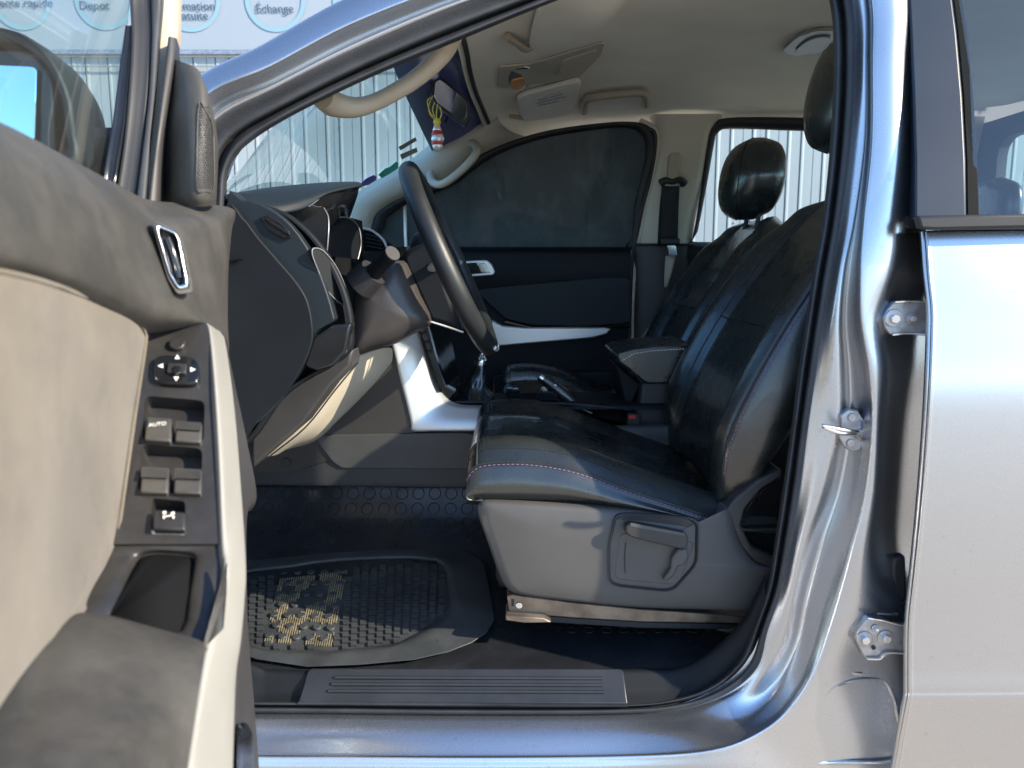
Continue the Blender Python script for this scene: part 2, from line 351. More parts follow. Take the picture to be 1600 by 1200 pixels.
# low hills behind the camera, seen only as a horizon in the paint
vs = []; fs = []; N = 90
for i in range(N + 1):
    a = R(175 + 190 * i / N); rad = 190
    h = 7 + 9 * noise.noise(Vector((i * .13, 0, 0))) + 4 * noise.noise(Vector((i * .5, 3, 0)))
    for rr, hh in ((rad, 0), (rad + 30, max(2, h)), (rad + 90, 0)): vs.append((rr * math.cos(a), rr * math.sin(a), hh))
for i in range(N):
    for k in range(2): fs.append((i * 3 + k, (i + 1) * 3 + k, (i + 1) * 3 + k + 1, i * 3 + k + 1))
tag(mesh('hills', vs, fs, M['hill']), kind='structure')
# corrugated fence beyond the pickup
FY = 4.5; FT = P(100, 84, FY).z
fence = empty('corrugated_fence', (2, FY, 0), 'white corrugated metal fence standing behind the silver pickup', 'fence')
def fence_panel_mesh():
    prof = []; W = .25; x = 0
    for seg, dy in ((.030, 0), (.004, 0), (.004, -.012), (.004, -.010), (.012, .004), (.008, .003), (.004, 0), (.058, 0), (.003, 0), (.003, -.006), (.003, 0), (.052, 0), (.004, 0), (.004, -.012), (.004, -.010), (.012, .004), (.008, .003), (.004, 0), (.025, 0)):
        prof.append((x, -dy)); x += seg
    prof.append((W, 0)); vs = []; fs = []
    for x, y in prof: vs += [(x, y, 0), (x, y, FT - .02)]
    for i in range(len(prof) - 1): fs.append((2 * i, 2 * i + 2, 2 * i + 3, 2 * i + 1))
    me = bpy.data.meshes.new('fence_panel'); me.from_pydata(vs, [], fs); me.materials.append(M['fence']); return me
fpm = fence_panel_mesh()
for i in range(-22, 44):
    o = bpy.data.objects.new('panel', fpm); link(o, fence); o.location = (i * .25, FY - .002 * (i % 2), 0)
box('coping_rail', (2.7, FY - .015, FT), (16.6, .06, .03), M['steel'], fence, .004)
box('lower_batten', (2.7, FY - .03, FT - .09), (16.6, .012, .006), M['steel'], fence, .001)
scr = bpy.data.meshes.new('screw_head'); K = 8
scr.from_pydata([(math.cos(2*math.pi*i/K)*.008, 0, math.sin(2*math.pi*i/K)*.008) for i in range(K)] + [(0, -.006, 0)], [], [(i, (i + 1) % K, K) for i in range(K)]); scr.materials.append(M['steel'])
for i in range(-22, 44):
    for zz in (FT - .13, FT - 1.15):
        o = bpy.data.objects.new('screw', scr); link(o, fence); o.location = (i * .25 + .088, FY - .003, zz)
# banner above
sign = empty('advertising_banner', (1.5, FY + .12, FT), 'white banner with pale blue circles and French words above the fence', 'banner')
box('banner_board', (1.5, FY + .16, FT + 1.3), (13, .05, 2.62), M['banner'], sign, .01)
for k, (px, ly) in enumerate(((33, -3), (163, -3), (297, 0), (430, 0), (567, -2), (700, -2), (834, -2), (968, -2))):
    c = P(px, ly, FY + .13); r_ = .198
    ring = []; fs = []
    for i in range(48):
        a = 2 * math.pi * i / 48
        for rr in (r_ - .016, r_ + .016): ring.append(c + Vector((rr * math.cos(a), 0, rr * math.sin(a))))
    for i in range(48): j = (i + 1) % 48; fs.append((2 * i, 2 * i + 1, 2 * j + 1, 2 * j))
    mesh('printed_circle', ring, fs, M['ring'], sign, smooth=False)
for s, px, py in (('Vente rapide', 35, 5), ('Depot', 147, 9), ('Estimation', 297, 10), ('gratuite', 297, 25), ('Échange', 429, 14), ('Di', 551, 6)):
    text('lettering', s, P(px, py, FY + .128), (1, 0, 0), (0, 0, 1), .082, M['ink'], sign)

# ================================================================== PICKUP
truck = empty('pickup_truck', (.6, .8, 0), 'silver double cab pickup with its driver door wide open showing black leather seats', 'pickup')
Y0 = .0
# --- body side: rings of stations along the door aperture, seal side -> outwards
def YY(*y): return y
ST = [  # each: list of (px,py,Y)
 [(300,1106,.075),(300,1113,.07),(300,1120,.062),(300,1150,.02),(300,1178,-.012),(300,1186,-.022),(300,1235,-.03),(300,1400,.0),(300,1480,.06)],
 [(500,1108,.075),(500,1114,.07),(500,1121,.062),(500,1150,.02),(500,1179,-.012),(500,1187,-.022),(500,1235,-.03),(500,1400,.0),(500,1480,.06)],
 [(720,1110,.075),(720,1116,.07),(720,1123,.062),(720,1152,.02),(720,1180,-.012),(720,1188,-.022),(720,1235,-.03),(720,1400,.0),(720,1480,.06)],
 [(960,1108,.075),(960,1115,.07),(962,1122,.062),(968,1150,.02),(972,1178,-.012),(974,1186,-.022),(980,1235,-.03),(980,1400,.0),(980,1480,.06)],
 [(1060,1100,.075),(1066,1107,.07),(1070,1114,.062),(1095,1142,.025),(1110,1169,-.006),(1116,1178,-.014),(1140,1240,-.02),(1160,1400,.0),(1170,1480,.06)],
 [(1125,1070,.075),(1138,1083,.07),(1146,1091,.062),(1168,1118,.045),(1190,1142,.006),(1200,1150,0),(1290,1250,.01),(1330,1400,.02),(1340,1480,.06)],
 [(1170,1028,.075),(1184,1043,.068),(1193,1052,.064),(1212,1075,.062),(1238,1096,.018),(1249,1103,.010),(1340,1160,.022),(1440,1230,.03),(1480,1260,.07)],
 [(1190,985,.075),(1199,988,.070),(1222,1000,.062),(1245,1008,.070),(1270,1026,.028),(1288,1036,.016),(1340,1060,.030),(1415,1075,.04),(1470,1090,.09)],
 [(1212,920,.075),(1222,920,.070),(1240,922,.060),(1262,930,.074),(1295,938,.034),(1315,942,.018),(1355,946,.022),(1408,945,.05),(1470,950,.10)],
 [(1228,840,.075),(1238,840,.070),(1258,840,.058),(1285,845,.076),(1318,850,.036),(1335,852,.018),(1362,853,.022),(1405,850,.07),(1470,850,.12)],
 [(1240,760,.075),(1251,760,.070),(1285,760,.056),(1312,762,.080),(1342,764,.036),(1354,765,.020),(1374,765,.024),(1408,762,.07),(1475,760,.12)],
 [(1253,660,.075),(1264,660,.070),(1310,660,.054),(1328,660,.080),(1356,660,.036),(1364,660,.020),(1380,660,.026),(1412,660,.066),(1480,660,.12)],
 [(1265,580,.075),(1276,580,.070),(1312,580,.054),(1328,580,.080),(1352,580,.036),(1360,580,.020),(1384,580,.026),(1414,580,.062),(1480,580,.12)],
 [(1276,500,.077),(1288,500,.072),(1311,500,.056),(1322,500,.080),(1340,500,.038),(1348,500,.024),(1374,500,.030),(1402,500,.062),(1480,500,.12)],
 [(1290,420,.080),(1302,420,.074),(1318,420,.060),(1328,420,.078),(1342,420,.040),(1350,420,.028),(1394,420,.030),(1424,420,.07),(1480,420,.12)],
 [(1303,340,.085),(1316,340,.080),(1334,340,.068),(1340,340,.080),(1349,340,.046),(1356,340,.036),(1400,340,.034),(1432,340,.08),(1480,340,.12)],
 [(1318,220,.095),(1331,220,.090),(1350,220,.078),(1353,220,.090),(1361,220,.058),(1368,220,.048),(1408,220,.046),(1434,220,.09),(1480,220,.13)],
 [(1325,100,.108),(1338,100,.103),(1352,100,.090),(1354,100,.100),(1362,100,.072),(1368,100,.062),(1408,100,.060),(1434,100,.10),(1480,100,.14)],
 [(1318,0,.122),(1333,0,.117),(1350,0,.104),(1352,0,.112),(1360,0,.086),(1367,0,.076),(1408,0,.074),(1434,-5,.11),(1480,-10,.15)],
 [(1295,-75,.135),(1308,-85,.130),(1325,-98,.118),(1328,-100,.126),(1335,-106,.1),(1342,-110,.09),(1380,-145,.09),(1405,-175,.12),(1430,-215,.2)],
 [(1230,-112,.14),(1234,-124,.135),(1240,-136,.120),(1241,-138,.13),(1244,-146,.105),(1246,-152,.095),(1255,-195,.1),(1262,-225,.13),(1270,-260,.2)],
 [(1120,-108,.14),(1121,-120,.135),(1122,-132,.118),(1122,-136,.13),(1123,-144,.10),(1124,-150,.09),(1120,-190,.1),(1118,-222,.13),(1115,-255,.2)],
 [(980,-66,.135),(978,-78,.130),(974,-92,.110),(972,-97,.125),(967,-112,.095),(964,-120,.085),(958,-145,.09),(952,-165,.12),(945,-195,.2)],
 [(850,-12,.125),(848,-24,.120),(844,-40,.098),(842,-46,.112),(836,-62,.085),(832,-70,.076),(820,-95,.08),(812,-112,.11),(800,-140,.2)],
 [(705,39,.110),(702,29,.105),(696,10,.085),(693,4,.098),(686,-14,.068),(683,-20,.060),(672,-44,.066),(664,-60,.10),(650,-80,.19)],
 [(562,100,.095),(560,90,.090),(553,70,.070),(550,63,.085),(544,44,.052),(541,36,.044),(533,14,.052),(526,-3,.09),(515,-18,.18)],
 [(443,160,.082),(440,150,.077),(433,131,.056),(430,124,.070),(423,108,.040),(420,100,.032),(411,82,.040),(404,66,.08),(392,52,.17)],
 [(352,214,.075),(344,203,.068),(335,182,.048),(331,172,.060),(322,156,.030),(318,148,.022),(308,134,.03),(300,120,.07),(288,106,.16)],
 [(325,290,.072),(312,285,.064),(298,275,.045),(292,268,.05),(270,255,.02),(258,248,.012),(230,235,.012),(210,225,.05),(190,210,.14)],
 [(318,400,.072),(300,400,.064),(285,400,.04),(275,400,.04),(250,400,.01),(240,400,.0),(200,400,.0),(180,400,.03),(150,400,.12)],
 [(318,800,.072),(300,800,.064),(285,800,.04),(275,800,.04),(250,800,.01),(240,800,.0),(200,800,.0),(180,800,.03),(150,800,.12)],
 [(318,1060,.072),(300,1075,.064),(285,1090,.04),(275,1110,.04),(250,1140,.01),(240,1150,.0),(200,1200,.0),(180,1300,.03),(150,1400,.12)],
]
for i, s in enumerate(ST):
    if i < 4:
        for k, dy in ((3, .014), (4, .026), (5, .028), (6, .034), (7, .05)): s[k] = (s[k][0], s[k][1], s[k][2] + dy)
    if i >= len(ST) - 12 and i < len(ST) - 3:
        x6, y6, Y6 = s[6]; x5, y5, _ = s[5]; x7, y7, _ = s[7]
        x6, y6 = x6 * .45 + x7 * .55, y6 * .45 + y7 * .55
        s[6] = (x6, y6, Y6 + .01); s[7] = (x6 + (x5 - x6) * .03, y6 + (y5 - y6) * .03, Y6 + .05); s[8] = (x6 + (x5 - x6) * .3, y6 + (y5 - y6) * .3, Y6 + .13)
net = [[P(*q) for q in s] for s in ST]
body = surf('body_side', net, M['paint'], truck, nu=6, nv=6, angle=180)
# embossed pressing on the lower rear corner of the frame
emb = curve([P(1222,1182,.012), P(1245,1150,.012), P(1290,1085,.020), P(1318,1066,.026), P(1365,1060,.034), P(1385,1068,.036), P(1400,1110,.030), P(1405,1180,.024), P(1330,1192,.016)], 5, True)
tube('pressed_bead', emb, .0035, M['paint'], truck, n=6, closed=True, seg=1)
tube('pressed_bead', [P(1400,960,.05), P(1392,960,.035), P(1330,958,.030), P(1312,975,.026), P(1309,1020,.026), P(1316,1045,.03), P(1345,1052,.032)], .004, M['paint'], truck, n=6)
# scratches on sill
tube('sill_scuff', [P(560,1181,-.0125), P(700,1182.5,-.0145), P(850,1182,-.0145), P(960,1181,-.0135)], [.0004, .0013, .0014, .0003], M['rubber'], truck, n=5)
# roof, outer skin and back of cabin
def RZ(Y): return 1.80 - .10 * ((Y - .79) / .70) ** 2 * .8
surf('roof', [[(x, y, RZ(y) + dz) for y in (.13, .3, .55, .79, 1.03, 1.28, 1.45)] for x, dz in ((-.22, -.075), (-.1, -.02), (.1, .015), (.5, .03), (1.0, .02), (1.45, -.01), (1.6, -.05))], M['paint'], truck, solid=.004)

# --- rubber seal round the aperture
SE = [  # inner (px,py), outer (px,py), Y
 ((300,1096),(300,1113),.075),((500,1097),(500,1114),.075),((720,1100),(720,1116),.075),((960,1100),(960,1115),.075),((1050,1092),(1066,1107),.075),
 ((1110,1070),(1138,1083),.075),((1155,1030),(1184,1043),.075),((1180,975),(1200,985),.075),((1200,915),(1222,920),.075),((1212,840),(1238,840),.075),((1224,760),(1251,760),.075),
 ((1238,660),(1264,660),.075),((1248,580),(1276,580),.075),((1260,500),(1288,500),.077),((1272,420),(1302,420),.08),((1286,340),(1316,340),.085),((1298,220),(1331,220),.095),((1303,100),(1338,100),.108),
 ((1298,10),(1333,0),.122),((1275,-52),(1308,-85),.135),((1220,-82),(1234,-124),.14),((1118,-82),(1121,-120),.14),((985,-40),(978,-78),.135),((858,5),(848,-24),.125),((714,64),(702,29),.11),
 ((578,121),(560,90),.095),((455,181),(440,150),.082),((385,226),(344,203),.075),((358,262),(318,262),.072),((353,310),(308,310),.072),((352,400),(300,400),.072),((352,800),(300,800),.072),((352,1040),(300,1075),.072)]
net = []
for (ix, iy), (ox, oy), Y in SE:
    L = lambda t, dy: P(ix + (ox - ix) * t, iy + (oy - iy) * t, Y + dy)
    net.append([L(-.02, .05), L(0, .02), L(.06, .0), L(.22, -.008), L(.40, .002), L(.46, .014), L(.52, .002), L(.62, -.014), L(.86, -.016), L(.98, -.008), L(1.04, .006)])
surf('door_seal', net, M['seal'], truck, nu=3, nv=6)

# --- rear door
SK = [  # py, px edge, skin Y
 (362,1436,.014),(385,1438,.008),(430,1441,-.003),(480,1446,-.013),(520,1446,-.019),(600,1443,-.0300),(700,1437,-.0335),(800,1429,-.0345),(900,1419,-.0335),(970,1412,-.032),(1040,1411,-.0325),(1070,1411,-.0345),(1082,1411,-.0350),(1100,1408,-.035),(1180,1394,-.024),(1300,1375,-.008),(1460,1360,.03)]
net = []
for py, px, y in SK:
    s = (py - 362) / 800
    row = [P(px + 30, py, y + .10), P(px + 4, py, y + .035), P(px, py, y + .02), P(px + 2, py, y + .006), P(px + 7, py, y + .002), P(px + 9, py, y + .0035), P(px + 14, py, y), P(px + 18, py, y), P(1560, py - 1, y - .001), P(1700, py - 3, y - .002), P(1900, py - 6, y - .002), P(2300, py - 12, y)]
    net.append(row)
rdoor = surf('rear_door', net, M['paint'], truck, nu=4, nv=5)
tag(rdoor, 'closed rear door of the pickup')
quad('door_top_cap', [P(1438,360,.012), P(2300,352,.012), P(2300,352,.012) + Vector((0,.13,0)), P(1438,360,.012) + Vector((0,.13,0))], M['rubber'], rdoor)
def rdY(py): return .0 + max(0, (345 - py)) * .00024
prism('belt_moulding', [(1433,337),(1439,358),(1460,359),(1600,356),(2300,345),(2300,322),(1600,334)], -.012, .003, M['rubber'], rdoor, .004)
def strip(name, L_, R_, m, parent, off=0., dn=.02):
    net = [[P(*a[:2], a[2] + dn), P(a[0] + .5, a[1], a[2]), P((a[0] + b[0]) / 2, (a[1] + b[1]) / 2, (a[2] + b[2]) / 2 - off), P(b[0] - .5, b[1], b[2]), P(*b[:2], b[2] + dn)] for a, b in zip(L_, R_)]
    return surf(name, net, m, parent, nu=3, nv=5)
pil = [(1430,342),(1430,250),(1427,150),(1423,50),(1418,-40),(1412,-120)]
pir = [(1510,340),(1509,250),(1504,150),(1495,50),(1483,-40),(1470,-120)]
extr('pillar_cover', [P(x, y, rdY(y)) for x, y in pil] + [P(x, y, rdY(y) - .004) for x, y in reversed(pir)], (.02, .06, 0), M['applique'], rdoor, .003)
ru = [(1530,340),(1527,250),(1521,150),(1511,50),(1498,-40),(1484,-120)]
extr('window_rubber', [P(x + 1.5, y, rdY(y) + .002) for x, y in pir] + [P(x, y, rdY(y) + .006) for x, y in reversed(ru)], (.01, .02, 0), M['near_black'], rdoor, .0015)
prism('gap_rubber', [(1404,336),(1450,336),(1450,361),(1424,362),(1408,352)], .05, .10, M['rubber'], rdoor, .004)
quad('window_glass', [P(1524,345,.012), P(1515,110,.05), P(1478,-130,.10), P(2200,-130,.10), P(2300,345,.012)], M['gl_rear'], rdoor)
# inner shell of rear door (keeps the cabin dark)
quad('inner_panel', [P(1470,340,.1), P(2300,345,.1), P(2300,1300,.1), P(1440,1300,.1)], M['dash'], rdoor)

# --- hinges, striker, check-strap slot
def hinge(pts, Y, bolts, ears, lab):
    h = prism('hinge', pts, Y, Y + .012, M['steel'], truck, .0015)
    tag(h, lab)
    for (x, y, r) in bolts:
        disc('bolt', P(x, y, Y), (0, -1, 0), r, .0025, M['steel'], h, 18)
        disc('bolt_head', P(x + 1.5, y + 1, Y - .0025), (0, -1, 0), r * .52, .006, M['chrome'], h, 6, .0006)
    for e in ears: tube('edge_flange', [P(x, y, Y - .004) for x, y in e], .0022, M['chrome'], h, n=6)
    return h
hinge([(1380,497),(1386,485),(1397,471),(1450,470),(1455,524),(1392,523),(1383,512)], .030, [(1396,497,.0135),(1424,497,.0085)], [[(1398,472),(1420,471),(1450,472)],[(1394,523),(1420,521),(1450,523)]], 'upper rear door hinge')
hinge([(1337,998),(1340,985),(1356,965),(1380,967),(1398,975),(1425,978),(1425,1020),(1396,1021),(1380,1030),(1354,1030),(1345,1015)], .012, [(1350,998,.0125),(1383,996,.0125),(1367,981,.006)], [[(1356,966),(1378,969),(1400,975),(1420,979)],[(1355,1029),(1375,1029),(1385,1020),(1420,1021)]], 'lower rear door hinge')
disc('hinge_hole', P(1365,1012,.011), (0, -1, 0), .0035, .001, M['rubber'], truck, 12)
st = prism('door_striker', [(1316,668),(1314,650),(1325,640),(1340,641),(1350,656),(1351,690),(1343,704),(1330,706),(1318,696),(1312,684)], .048, .06, M['steel'], truck, .0015)
tube('striker_loop', [P(1345,660,.045), P(1343,673,.02), P(1318,672,.005), P(1285,665,.0), P(1310,676,.005), P(1338,678,.02), P(1345,688,.045)], .0032, M['chrome'], st, n=8)
for x, y in ((1331,652), (1329,692)): disc('bolt', P(x, y, .048), (0, -1, 0), .0065, .003, M['steel'], st, 14)
prism('rubber_grommet', [(1397,872),(1416,868),(1418,940),(1400,942),(1394,930),(1394,885)], .05, .09, M['rubber'], truck, .005)
# ================================================================== OPEN FRONT DOOR
up = [
 [(-300,60,.37,),(-150,115,.40),(-60,165,.44),(20,200,.50),(100,243,.58),(180,286,.68),(232,312,.78),(300,318,.87),(350,322,.96),(366,328,1.0),(368,332,1.05)],
 [(-320,80,.345),(-150,130,.375),(-60,180,.415),(20,214,.47),(100,256,.545),(180,299,.64),(232,325,.735),(300,330,.82),(346,333,.91),(364,338,.97),(367,342,1.04)],
 [(-320,140,.33),(-150,180,.355),(-60,215,.39),(20,246,.44),(100,284,.505),(180,325,.59),(232,348,.675),(300,352,.76),(343,352,.85),(357,356,.93),(362,362,1.02)],
 [(-340,280,.315),(-150,295,.335),(-60,310,.37),(20,325,.415),(100,350,.475),(180,385,.555),(232,405,.635),(300,412,.72),(340,415,.80),(354,420,.88),(357,425,.98)],
 [(-340,370,.31),(-150,375,.33),(-60,385,.365),(20,395,.405),(100,418,.465),(180,450,.545),(232,475,.61),(300,484,.69),(338,490,.77),(352,495,.84),(356,500,.95)],
 [(-340,400,.312),(-150,404,.335),(-60,410,.372),(20,420,.415),(100,442,.475),(180,478,.56),(226,512,.64),(318,506,.71),(346,522,.76),(356,530,.82),(358,540,.93)],
 [(-340,420,.33),(-150,424,.355),(-60,430,.395),(20,440,.44),(100,462,.50),(180,500,.59),(226,522,.68),(318,514,.75),(346,532,.79),(354,545,.84),(356,560,.93)],
]
fdoor = surf('front_door', [[D(*q) for q in r] for r in up], M['doorsoft'], truck, nu=5, nv=5)
tag(fdoor, 'open driver door with dusty grey inner panel')
ins = [
 [(-200,420,.37),(-60,412,.40),(50,430,.45),(130,457,.53),(185,478,.60),(210,492,.635),(222,512,.66)],
 [(-200,425,.355),(-60,417,.385),(50,436,.437),(130,463,.517),(188,486,.59),(212,500,.625),(225,520,.655)],
 [(-200,470,.345),(-60,455,.375),(50,468,.43),(130,490,.51),(190,512,.58),(213,530,.615),(226,545,.645)],
 [(-200,640,.32),(-60,640,.35),(40,640,.405),(120,640,.485),(175,645,.555),(195,650,.585),(209,655,.615)],
 [(-200,830,.30),(-60,830,.325),(30,830,.375),(100,830,.45),(150,835,.51),(168,838,.535),(182,845,.555)],
 [(-200,1000,.285),(-60,1000,.31),(20,1000,.36),(70,980,.41),(115,955,.46),(132,930,.485),(150,925,.51)],
 [(-200,1200,.28),(-60,1200,.30),(-10,1120,.33),(30,1060,.37),(70,1010,.41),(100,980,.44),(130,960,.47)],
]
insert = surf('door_insert', [[D(*q) for q in r] for r in ins], M['doorcloth'], fdoor, nu=5, nv=5)
tube('insert_piping', [D(-200,424,.352), D(-60,416,.382), D(50,434,.434), D(130,461,.513), D(188,484,.586), D(213,500,.62), D(227,522,.652), D(226,548,.64), D(210,655,.61), D(183,845,.552)], .0016, M['doorcloth'], fdoor, n=6)
# ---- switch panel plane
A = D(228,516,.69); B = D(322,508,.705); C_ = D(345,850,.56)
sn = (B - A).cross(C_ - A).normalized()
if sn.dot(CAM - A) < 0: sn = -sn
su = (B - A).normalized(); svv = sn.cross(su).normalized()
SW = lambda x, y, h=0: HIT(x, y, A, sn, h)
def s2(x, y, h=0): q = SW(x, y, h) - A; return (q.dot(su), q.dot(svv))
def s2r(pts, n=3):
    return [s2(*p) for p in pts]
def rnd(pts, n=4, r=.22):
    """round the corners of a pixel polygon"""
    out = []
    N = len(pts)
    for i in range(N):
        p0, p1, p2 = Vector(pts[i - 1]), Vector(pts[i]), Vector(pts[(i + 1) % N])
        a = p1 + (p0 - p1) * r; b = p1 + (p2 - p1) * r
        for k in range(n + 1):
            t = k / n; out.append(tuple(a * (1 - t) ** 2 + p1 * 2 * t * (1 - t) + b * t * t))
    return out
outer = [(226,522),(322,505),(327,520),(334,600),(340,700),(346,850),(176,850),(181,830),(199,720),(209,650),(220,575)]
wellA = rnd([(226,618),(320,626),(318,692),(222,690)], r=.14)
wellB = rnd([(220,694),(316,700),(315,771),(215,770)], r=.14)
wellC = rnd([(237,778),(289,783),(291,829),(236,828)], r=.12)
sp_ = plate('switch_panel', A, su, svv, sn, s2r(outer), [s2r(wellA), s2r(wellB), s2r(wellC)], .016, M['doorhard'], fdoor)
def key(poly, h0, h1, tilt, name, m=M['switch'], bevel=.0015):
    """raised key: px polygon near the panel plane, top raised h1 at one end"""
    top = [SW(x, y, h) for (x, y), h in zip(poly, tilt)]
    return extr(name, top, -sn * .02, m, sp_, bevel)
k1 = key([(228,650),(268,653),(267,689),(225,687)], 0, 0, (.002, .002, .007, .007), 'window_switch')
tag(k1, 'window switch lettered AUTO')
kp = [((275,657),(315,660),(314,691),(273,689)), ((222,729),(264,731),(262,770),(218,769)), ((273,731),(315,733),(314,771),(271,770))]
for q in kp: key(list(q), 0, 0, (.003, .003, .006, .006), 'window_switch')
mirror_keys = [((228,650),(268,653),(267,689),(225,687))]
for q in kp:
    items = []
    for i in range(13):
        t = (i + .5) / 13; a = Vector(q[0]).lerp(Vector(q[1]), t); b = Vector(q[3]).lerp(Vector(q[2]), t); m0 = a.lerp(b, .42)
        p0, p1 = SW(a.x, a.y + 1.0, .0046), SW(m0.x, m0.y, .0066)
        c = (p0 + p1) / 2; ax = (p1 - p0) / 2
        items.append((c, ax, su * .0005, sn * .0006))
    join_boxes('grip_rib', items, M['doorsoft'], sp_)['kind'] = 'stuff'
extr('key_plate', [SW(x, y, .0045) for x, y in ((231,655),(263,657),(262,669),(230,667))], -sn * .002, M['doorsoft'], k1, .0003)
text('switch_lettering', 'AUTO', SW(246,663,.0050), su, -(SW(247,680) - SW(247,650)), .0048, M['pale'], k1, .0001)
lk = key([(239,797),(289,800),(289,828),(238,827)], 0, 0, (.006, .006, .008, .008), 'window_lock_switch', M['doorhard'])
uu = su; dv = -(SW(265,820) - SW(265,790)).normalized()
for x, y, w_, h_ in ((257,801,.0022,.0022),(270,802,.0022,.0022),(263,806,.006,.0008),(256,808,.0012,.0022),(271,808,.0012,.0022)):
    extr('lock_symbol', [SW(x, y, .0092) + uu * a * w_ + dv * b * h_ for a, b in ((-.5,-.5),(.5,-.5),(.5,.5),(-.5,.5))], -sn * .0004, M['pale'], lk, 0)
extr('worn_edge', [SW(x, y, .0006) for x, y in ((236,829),(290,830),(288,835),(238,834))], -sn * .001, M['pale'], sp_, .0003)
# mirror control
mc = extr('mirror_control', [SW(x, y, .006) for x, y in rnd([(240,553),(310,557),(312,601),(238,598)], r=.32)], -sn * .008, M['gloss'], sp_, .0015)
for (x, y), d in (((277,557.5),0),((251,571.5),1),((301,577),2),((275,591.5),3)):
    tri = {0: ((-4,3),(4,3),(0,-3.5)), 3: ((-4,-3),(4,-3),(0,3.5)), 1: ((3.5,-3.5),(3.5,3.5),(-4.5,0)), 2: ((-3.5,-3.5),(-3.5,3.5),(4.5,0))}[d]
    extr('arrow_mark', [SW(x + a, y + b, .0067) for a, b in tri], -sn * .0006, M['white'], mc, 0)
extr('selector', [SW(x, y, .009) for x, y in ((262,566),(292,568),(290,583),(261,582))], -sn * .005, M['doorhard'], mc, .001)
extr('selector_peg', [SW(x, y, .012) for x, y in ((272,570),(283,571),(282,582),(271,581))], -sn * .006, M['gloss'], mc, .001)
disc('fold_button', SW(278,541,0), sn, .0068, .005, M['doorhard'], sp_, 20, .001)
# ---- grab pocket (funnel with a hole)
lo = [(176,850),(230,850),(290,850),(346,851),(351,880),(340,950),(325,1005),(250,990),(150,975),(95,965),(130,925),(160,885)]
di = [.552,.555,.56,.563,.552,.52,.495,.49,.482,.475,.50,.53]
mi = [(212,868),(240,861),(275,862),(303,866),(306,880),(300,925),(288,985),(240,985),(180,975),(160,965),(172,925),(198,880)]
dm = [.548,.552,.555,.557,.55,.525,.50,.49,.483,.48,.50,.535]
deep = [(220,872),(242,866),(272,867),(300,871),(303,885),(296,925),(282,985),(240,985),(190,975),(172,965),(190,925),(208,890)]
net = [[D(x, y, d + .012) for (x, y), d in zip(lo, di)], [D(x, y, d) for (x, y), d in zip(lo, di)], [D(*(Vector(a).lerp(Vector(b), .6)), (c + e) / 2 - .002) for a, b, c, e in zip(lo, mi, di, dm)],
       [D(x, y, d) for (x, y), d in zip(mi, dm)], [D(x, y, d + .004) for (x, y), d in zip(deep, dm)]]
gp = surf('door_pull', net, M['doorhard'], fdoor, nu=3, nv=3, cu=True)
surf('pull_well', [[D(x, y, d + .003) + Vector((-k * .02, k * .015, -k)) for (x, y), d in zip(deep, dm)] for k in (0, .03, .12, .22)], M['near_black'], gp, nu=3, nv=2, cu=True, cap=True)  # near-black colour stands in for the shade down the well
# ---- armrest pad
pad = [
 [(10,1060,.47),(45,1000,.49),(75,975,.50),(115,968,.505),(170,972,.51),(250,992,.515),(312,1008,.51),(330,1020,.50)],
 [(-5,1065,.42),(40,990,.445),(72,963,.46),(112,957,.468),(170,962,.475),(252,984,.482),(312,1001,.48),(322,1016,.47)],
 [(-30,1110,.38),(30,1030,.40),(70,1000,.42),(115,992,.43),(175,998,.438),(255,1018,.447),(306,1030,.452),(317,1042,.448)],
 [(-80,1200,.335),(0,1130,.35),(60,1100,.365),(120,1095,.373),(185,1100,.384),(250,1110,.397),(292,1120,.412),(304,1130,.415)],
 [(-160,1330,.29),(-40,1260,.30),(40,1230,.31),(120,1225,.318),(190,1225,.332),(240,1230,.35),(276,1235,.375),(288,1240,.382)],
 [(-260,1560,.24),(-100,1480,.25),(20,1440,.26),(110,1430,.27),(180,1430,.285),(225,1430,.30),(255,1430,.325),(270,1430,.335)],
]
net = [[D(*q) for q in r] for r in pad]
net = [[p + Vector((.0, .02, -.05)) for p in [r[0]]] + r for r in net]
surf('armrest_pad', net, M['doorsoft'], fdoor, nu=5, nv=5)
# ---- silver strip
sl = [(321,505,.715),(327,520,.70),(335,600,.655),(341,700,.612),(347,850,.557),(350,885,.542),(338,955,.512),(322,1006,.487),(306,1100,.447),(290,1210,.405),(262,1420,.345)]
sr = [(345,522,.77),(351,535,.76),(363,620,.705),(372,720,.655),(382,870,.588),(381,930,.562),(375,1000,.535),(367,1060,.515),(362,1210,.465),(355,1420,.40)]
sr = [(345,520,.775)] + sr
net = []
for a, b in zip(sl, sr):
    p, q = D(*a), D(*b); o = Vector((.004, -.004, 0))
    net.append([p + Vector((-.004, 0, -.01)), p, p.lerp(q, .12) + o * .8, p.lerp(q, .5) + o, p.lerp(q, .88) + o * .8, q, q + Vector((-.01, .006, 0))])
surf('silver_trim', net, M['strip'], fdoor, nu=3, nv=6)
# shade wedge on the silver strip, put in as a dark sheet
extr('painted_shade_wedge', [D(x, y, d) for x, y, d in ((353,880,.532),(352,930,.518),(347,985,.505),(322,1010,.477),(318,1003,.480),(332,955,.503))], (0, .003, 0), M['doorhard'], fdoor, .0008)
extr('scratch', [D(x, y, d) for x, y, d in ((368,865,.572),(374,895,.565),(379,935,.553),(377,905,.562),(372,880,.570))], (0, .003, 0), M['doorhard'], fdoor, .0005)
